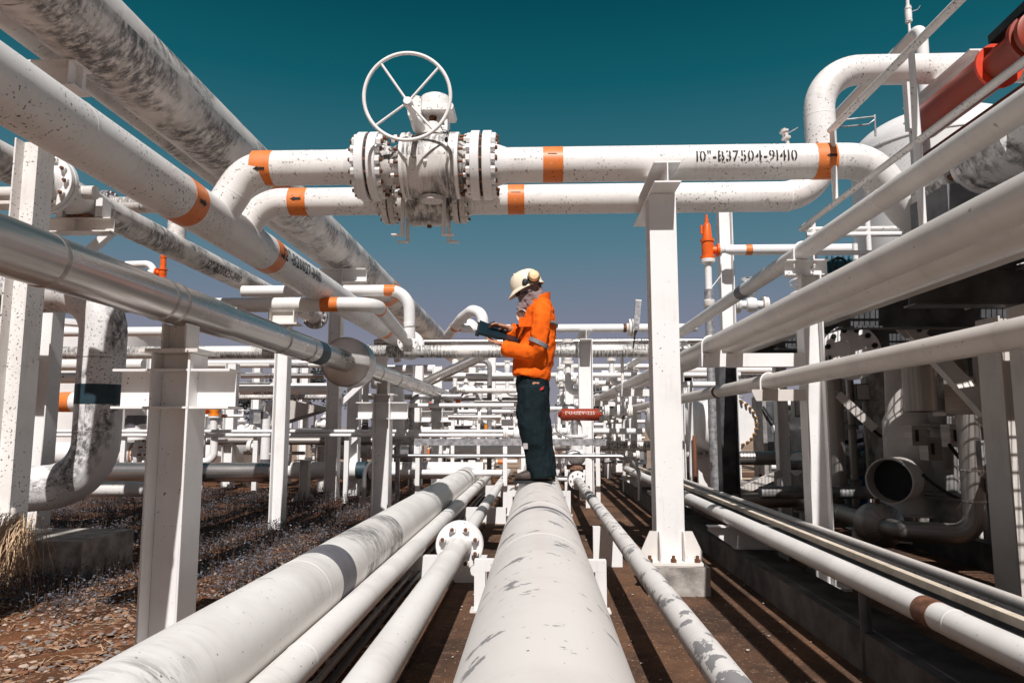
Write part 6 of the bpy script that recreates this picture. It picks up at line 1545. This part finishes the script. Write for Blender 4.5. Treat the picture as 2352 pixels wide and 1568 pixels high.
# blower / dark machinery under the deck
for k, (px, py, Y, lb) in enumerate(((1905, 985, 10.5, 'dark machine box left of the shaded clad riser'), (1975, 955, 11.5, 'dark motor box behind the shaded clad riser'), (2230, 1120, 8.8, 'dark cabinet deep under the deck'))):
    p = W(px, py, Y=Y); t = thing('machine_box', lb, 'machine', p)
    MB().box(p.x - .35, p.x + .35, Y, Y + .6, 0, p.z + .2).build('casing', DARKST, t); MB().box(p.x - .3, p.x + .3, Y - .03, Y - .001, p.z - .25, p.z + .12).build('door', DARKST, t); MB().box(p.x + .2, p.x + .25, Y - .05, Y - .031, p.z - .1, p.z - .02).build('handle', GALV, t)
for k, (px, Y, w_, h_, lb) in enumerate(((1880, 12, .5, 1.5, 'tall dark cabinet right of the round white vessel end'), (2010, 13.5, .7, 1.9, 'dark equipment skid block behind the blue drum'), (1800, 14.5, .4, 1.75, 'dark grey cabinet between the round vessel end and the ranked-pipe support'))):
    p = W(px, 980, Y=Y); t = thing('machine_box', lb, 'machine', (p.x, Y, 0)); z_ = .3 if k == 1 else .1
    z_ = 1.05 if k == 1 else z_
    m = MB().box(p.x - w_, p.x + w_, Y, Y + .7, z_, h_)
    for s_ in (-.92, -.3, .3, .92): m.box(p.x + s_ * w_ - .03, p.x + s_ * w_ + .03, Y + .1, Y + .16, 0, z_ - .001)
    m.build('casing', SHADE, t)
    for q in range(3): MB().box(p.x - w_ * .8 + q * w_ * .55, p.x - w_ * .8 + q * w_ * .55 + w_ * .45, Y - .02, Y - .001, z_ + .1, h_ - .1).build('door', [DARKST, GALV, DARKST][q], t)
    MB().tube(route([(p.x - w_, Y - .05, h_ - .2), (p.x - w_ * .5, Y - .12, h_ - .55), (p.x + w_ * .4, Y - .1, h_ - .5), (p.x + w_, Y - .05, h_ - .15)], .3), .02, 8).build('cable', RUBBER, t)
gvp = W(1960, 1068, Y=9.2); gg = thing('line_valve', 'grey-black flanged valve body in the shade, left of the open stub pipe', 'valve', gvp)
MB().lathe([(-.9, .06), (-.42, .06), (-.41, .14), (-.36, .14), (-.355, .1), (-.35, .14), (-.3, .14), (-.29, .09), (-.1, .13), (.1, .13), (.2, .08), (.21, .14), (.26, .14), (.27, .06), (.6, .06)], gvp, XA, 24).build('body', GALV, gg); MB().lathe([(.08, .09), (.2, .09), (.21, .14), (.25, .14)], gvp, ZA, 20).build('bonnet', GALV, gg)
tag(MB().box(2.6, 5.6, 14.0, 14.6, .0, .16).build('skid_beam', plain('cream_skid', (.6, .45, .3), .6), None, (3, 14, 0)), 'low cream skid beam on the ground beside the round white vessel end', 'beam')
# distant trees
LEAF = plain('tree_leaf', (.05, .06, .06), .7, 0, .3)
def tree(px, Y, h_, r_, label):
    p = W(px, 960, Y=Y); t = thing('tree', label, 'tree', (p.x, Y, 0)); rg = random.Random(px)
    MB().tube([(p.x, Y, 0), (p.x + .1, Y, h_ * .6)], [.18, .08], 8).build('trunk', plain('bark', (.08, .06, .05), .9), t)
    m = MB()
    cl = [V((p.x + rg.gauss(0, r_ * .5), Y + rg.gauss(0, r_ * .5), h_ * .68 + rg.gauss(0, r_ * .35))) for k in range(16)]
    for c in cl:
        for k in range(120):
            d = V((rg.gauss(0, 1), rg.gauss(0, 1), rg.gauss(0, 1))); d = d.normalized() * rg.random() ** .5 * r_ * .42; q = c + d
            a = V((rg.gauss(0, 1), rg.gauss(0, 1), rg.gauss(0, 1))).normalized() * .14; b2 = a.cross(V((rg.gauss(0, 1), rg.gauss(0, 1), 1))).normalized() * .09
            m.add([q - a, q + b2, q + a, q - b2], [(0, 1, 2, 3)])
    m.build('crown', LEAF, t, ang=180)
for px, Y, h_, r_, lb in ((585, 60, 5.2, 2.2, 'dark tree far away, seen between pipes left of the grey hood'), (705, 62, 6.4, 2.4, 'dark tree far away, seen just left of the round flange box'), (440, 58, 5, 2, 'dark tree far away, behind the amber relief valve'), (1080, 70, 4.6, 1.6, 'dark tree far away, left of the inspector\'s waist'), (1110, 72, 4.4, 1.8, 'dark bushy tree far away, touching the view left of the inspector\'s waist'), (1400, 66, 5, 2, 'dark tree far away, between the red cylinder and the bright column')):
    tree(px, Y, h_, r_, lb)

# ------------------------------------------------ dense small pipework of the far racks
ORDS = ORD + ['seventeenth', 'eighteenth', 'nineteenth', 'twentieth', 'twenty-first', 'twenty-second', 'twenty-third', 'twenty-fourth']
rg = random.Random(77)
UPX = [448, 486, 522, 561, 603, 668, 690, 722, 838, 872, 915, 945, 985, 1018, 1062, 1098, 1124, 1150, 1284, 1325, 1362, 1398, 1432, 1468]
for k, px in enumerate(UPX):
    Y = 13.2 + (k * 7 % 11) * .85; p = W(px, 1000, Y=Y); zt_ = (.9, 1.5, 2.1, 1.2, 2.5, 1.7)[k % 6]; r_ = (.035, .05, .03, .06, .04)[k % 5]
    pts = [(p.x, Y, 0), (p.x, Y, zt_)] + ([(p.x + (.6, -.5, .9)[k % 3], Y, zt_)] if k % 4 != 1 else [])
    bd = [((p.x, Y, zt_ * .55), ZA, .16, ORANGE if k % 3 == 0 else GREYB)] if k % 2 == 0 else []
    o = pipe('upright_pipe', ORDS[k] + ' slim upright pipe of the far racks, counting from the left', pts, r_, (WHITE, RUSTW, SHADE, CREAM2, GALV, WHITE2, DARKST)[k % 7], bend=.14, n=12, bands=bd, group='slim upright pipes in the far racks')
    if k % 3 != 2:
        for z_ in (zt_ * .35, zt_ * .75): MB().lathe([(-.022, r_), (-.02, r_ * 2.1), (-.003, r_ * 2.1), (-.002, r_ * 1.7), (.002, r_ * 1.7), (.003, r_ * 2.1), (.02, r_ * 2.1), (.022, r_)], (p.x, Y, z_), ZA, 14).build('flange', RUSTW, o)
HZ = [(460, 560, 955), (560, 700, 1040), (640, 760, 990), (700, 790, 1052), (800, 880, 985), (830, 960, 1030), (880, 990, 1012), (900, 1010, 968), (985, 1100, 1022), (1030, 1150, 958), (1060, 1180, 1008), (1090, 1190, 925), (1110, 1188, 1060), (1275, 1360, 930), (1290, 1400, 975), (1330, 1470, 1060), (1360, 1480, 1005), (1380, 1475, 925), (1290, 1390, 1042), (1400, 1490, 968), (820, 900, 1075), (440, 520, 1010), (1000, 1085, 1075), (1280, 1345, 818)]
for k, (a, b_, py) in enumerate(HZ):
    Y = 12.8 + (k * 5 % 9) * 1.1; r_ = (.03, .045, .06, .025, .05)[k % 5]
    q = (a + b_) / 2
    o = xp('rack_pipe', ORDS[k] + ' short slim level pipe of the far racks, counting from the left', a, b_, py, Y, r_, (WHITE, SHADE, SILVER, DARKST, RUSTW, CREAM2, GALV)[k % 7], n=12, group='short level pipes in the far racks', bands=((q, .14, ORANGE if k % 4 == 0 else GREYB),) if k % 2 == 0 else ())
    a_, b2 = W(a, py, Y=Y), W(b_, py, Y=Y); z_ = WL[o].z
    if k % 2: MB().lathe([(-.025, r_), (-.024, r_ * 2.2), (-.003, r_ * 2.2), (-.002, r_ * 1.8), (.002, r_ * 1.8), (.003, r_ * 2.2), (.024, r_ * 2.2), (.025, r_)], (a_.x * .4 + b2.x * .6, Y, z_), XA, 14).build('flange', RUSTW, o)
    MB().box(a_.x + .05, a_.x + .11, Y - .03, Y + .03, 0, z_ - r_ - .001).build('leg', STEEL, o)
# more handwheel valves and amber-topped gauges
G = [(515, 1000, 14.2), (745, 975, 15.5), (930, 1005, 14.4), (1010, 1040, 13.6), (1088, 1000, 15.8), (1140, 940, 17.5), (1275, 1010, 13.8), (1380, 960, 16), (1465, 940, 17), (1445, 1045, 13.4), (1330, 925, 19)]
for k, (px, py, Y) in enumerate(G):
    place(pv_, True, W(px, py, Y=Y), 0, .62 + .1 * (k % 3), ORD[k] + ' extra small handwheel valve low in the far racks, counting from the left', 'small handwheel valves in the background')
G2 = [(540, 930, 15), (878, 935, 15), (1052, 925, 16), (1118, 985, 15), (1345, 935, 15.5), (1412, 915, 16)]
for k, (px, py, Y) in enumerate(G2):
    p = W(px, py, Y=Y); t = thing('gauge', ORD[k] + ' small gauge stub with an orange collar in the far racks, counting from the left', 'gauge', p, 'orange-collared gauge stubs')
    MB().lathe([(-.5, .025), (-.1, .025), (-.09, .05), (0, .05)], p, ZA, 12).build('stem', WHITE, t); MB().lathe([(0, .055), (.1, .055)], p, ZA, 12).build('collar', AMBER if k % 2 else RELIEF, t)
    MB().lathe([(-.03, .085), (.03, .085), (.032, .07)], p + V((0, 0, .2)), -YA, 16).build('dial', WHITE2, t)

for k, (a, b_, py, Y, r_) in enumerate(((1770, 2090, 902, 12.6, .05), (1780, 2050, 948, 13.8, .07), (1790, 2080, 985, 12.0, .04), (1775, 2060, 1018, 11.2, .06), (1800, 2110, 928, 15.0, .09), (1770, 2000, 1072, 10.6, .05))):
    o = xp('rack_pipe', ['topmost', 'second', 'third', 'fourth', 'fifth', 'lowest'][k] + ' of the sunlit level pipes seen through the frame beyond the deck', a, b_, (902, 928, 948, 985, 1018, 1072)[k], Y, r_, (WHITE, CREAM2, RUSTW)[k % 3], n=14, bands=((1890 + 20 * k, .14, ORANGE),) if k % 2 else ())
    z_ = WL[o].z; x_ = W(1850 + 25 * k, py, Y=Y).x; m = MB(); m.lathe([(-.03, r_), (-.029, r_ * 2), (-.004, r_ * 2), (-.003, r_ * 1.6), (.003, r_ * 1.6), (.004, r_ * 2), (.029, r_ * 2), (.03, r_)], (x_, Y, z_), XA, 16); m.build('flange', RUSTW, o)
    MB().box(x_ + .3, x_ + .36, Y - .03, Y + .03, 0, z_ - r_ - .001).build('leg', STEEL, o)
for k, (px, py, Y) in enumerate(((1845, 985, 11.8), (1905, 1015, 12.4), (1960, 950, 13.6), (2010, 985, 11.6))):
    place(pv_, True, W(px, py, Y=Y), 0, .8, ['leftmost', 'second', 'third', 'rightmost'][k] + ' small handwheel valve on the sunlit pipes seen through the frame beyond the deck', 'small handwheel valves in the background')

for k, (px, py, Y, w_, h_) in enumerate(((505, 985, 19, .5, .7), (600, 960, 20, .7, .5), (735, 1005, 17.5, .45, .6), (875, 985, 18, .5, .8), (935, 1045, 16.5, .6, .4), (1010, 965, 20, .35, .9), (1075, 1035, 18, .6, .45), (1135, 1000, 20.5, .5, .7), (1300, 955, 20, .35, .8), (1365, 1035, 18, .6, .45), (1430, 985, 20, .45, .9), (1470, 1040, 16.5, .3, .5))):  # added dark blocks stand in for the dark gaps between far pipes
    p = W(px, py, Y=Y); t = thing('gap_block', ORD[k] + ' dark gap-filling block low in the far racks, counting from the left', 'machine', (p.x, Y, 0), 'dark gap-filling blocks in the far racks')
    z_ = max(p.z, h_ / 2 + .1)
    MB().box(p.x - w_ / 2, p.x + w_ / 2, Y, Y + .5, z_ - h_ / 2, z_ + h_ / 2).build('casing', DARKST, t)
    m = MB()
    for s_ in (-.4, .4): m.box(p.x + s_ * w_ - .04, p.x + s_ * w_ + .04, Y + .1, Y + .18, 0, z_ - h_ / 2 - .001)
    m.build('leg_frame', SHADE, t)
    MB().box(p.x - w_ * .3, p.x + w_ * .3, Y - .02, Y - .001, z_ - h_ * .3, z_ + h_ * .3).build('door', SHADE, t)
    MB().lathe([(0, .05), (.12, .05), (.13, .09), (.17, .09)], (p.x, Y + .25, z_ + h_ / 2 + .001), ZA, 12).build('nozzle', RUSTW, t)
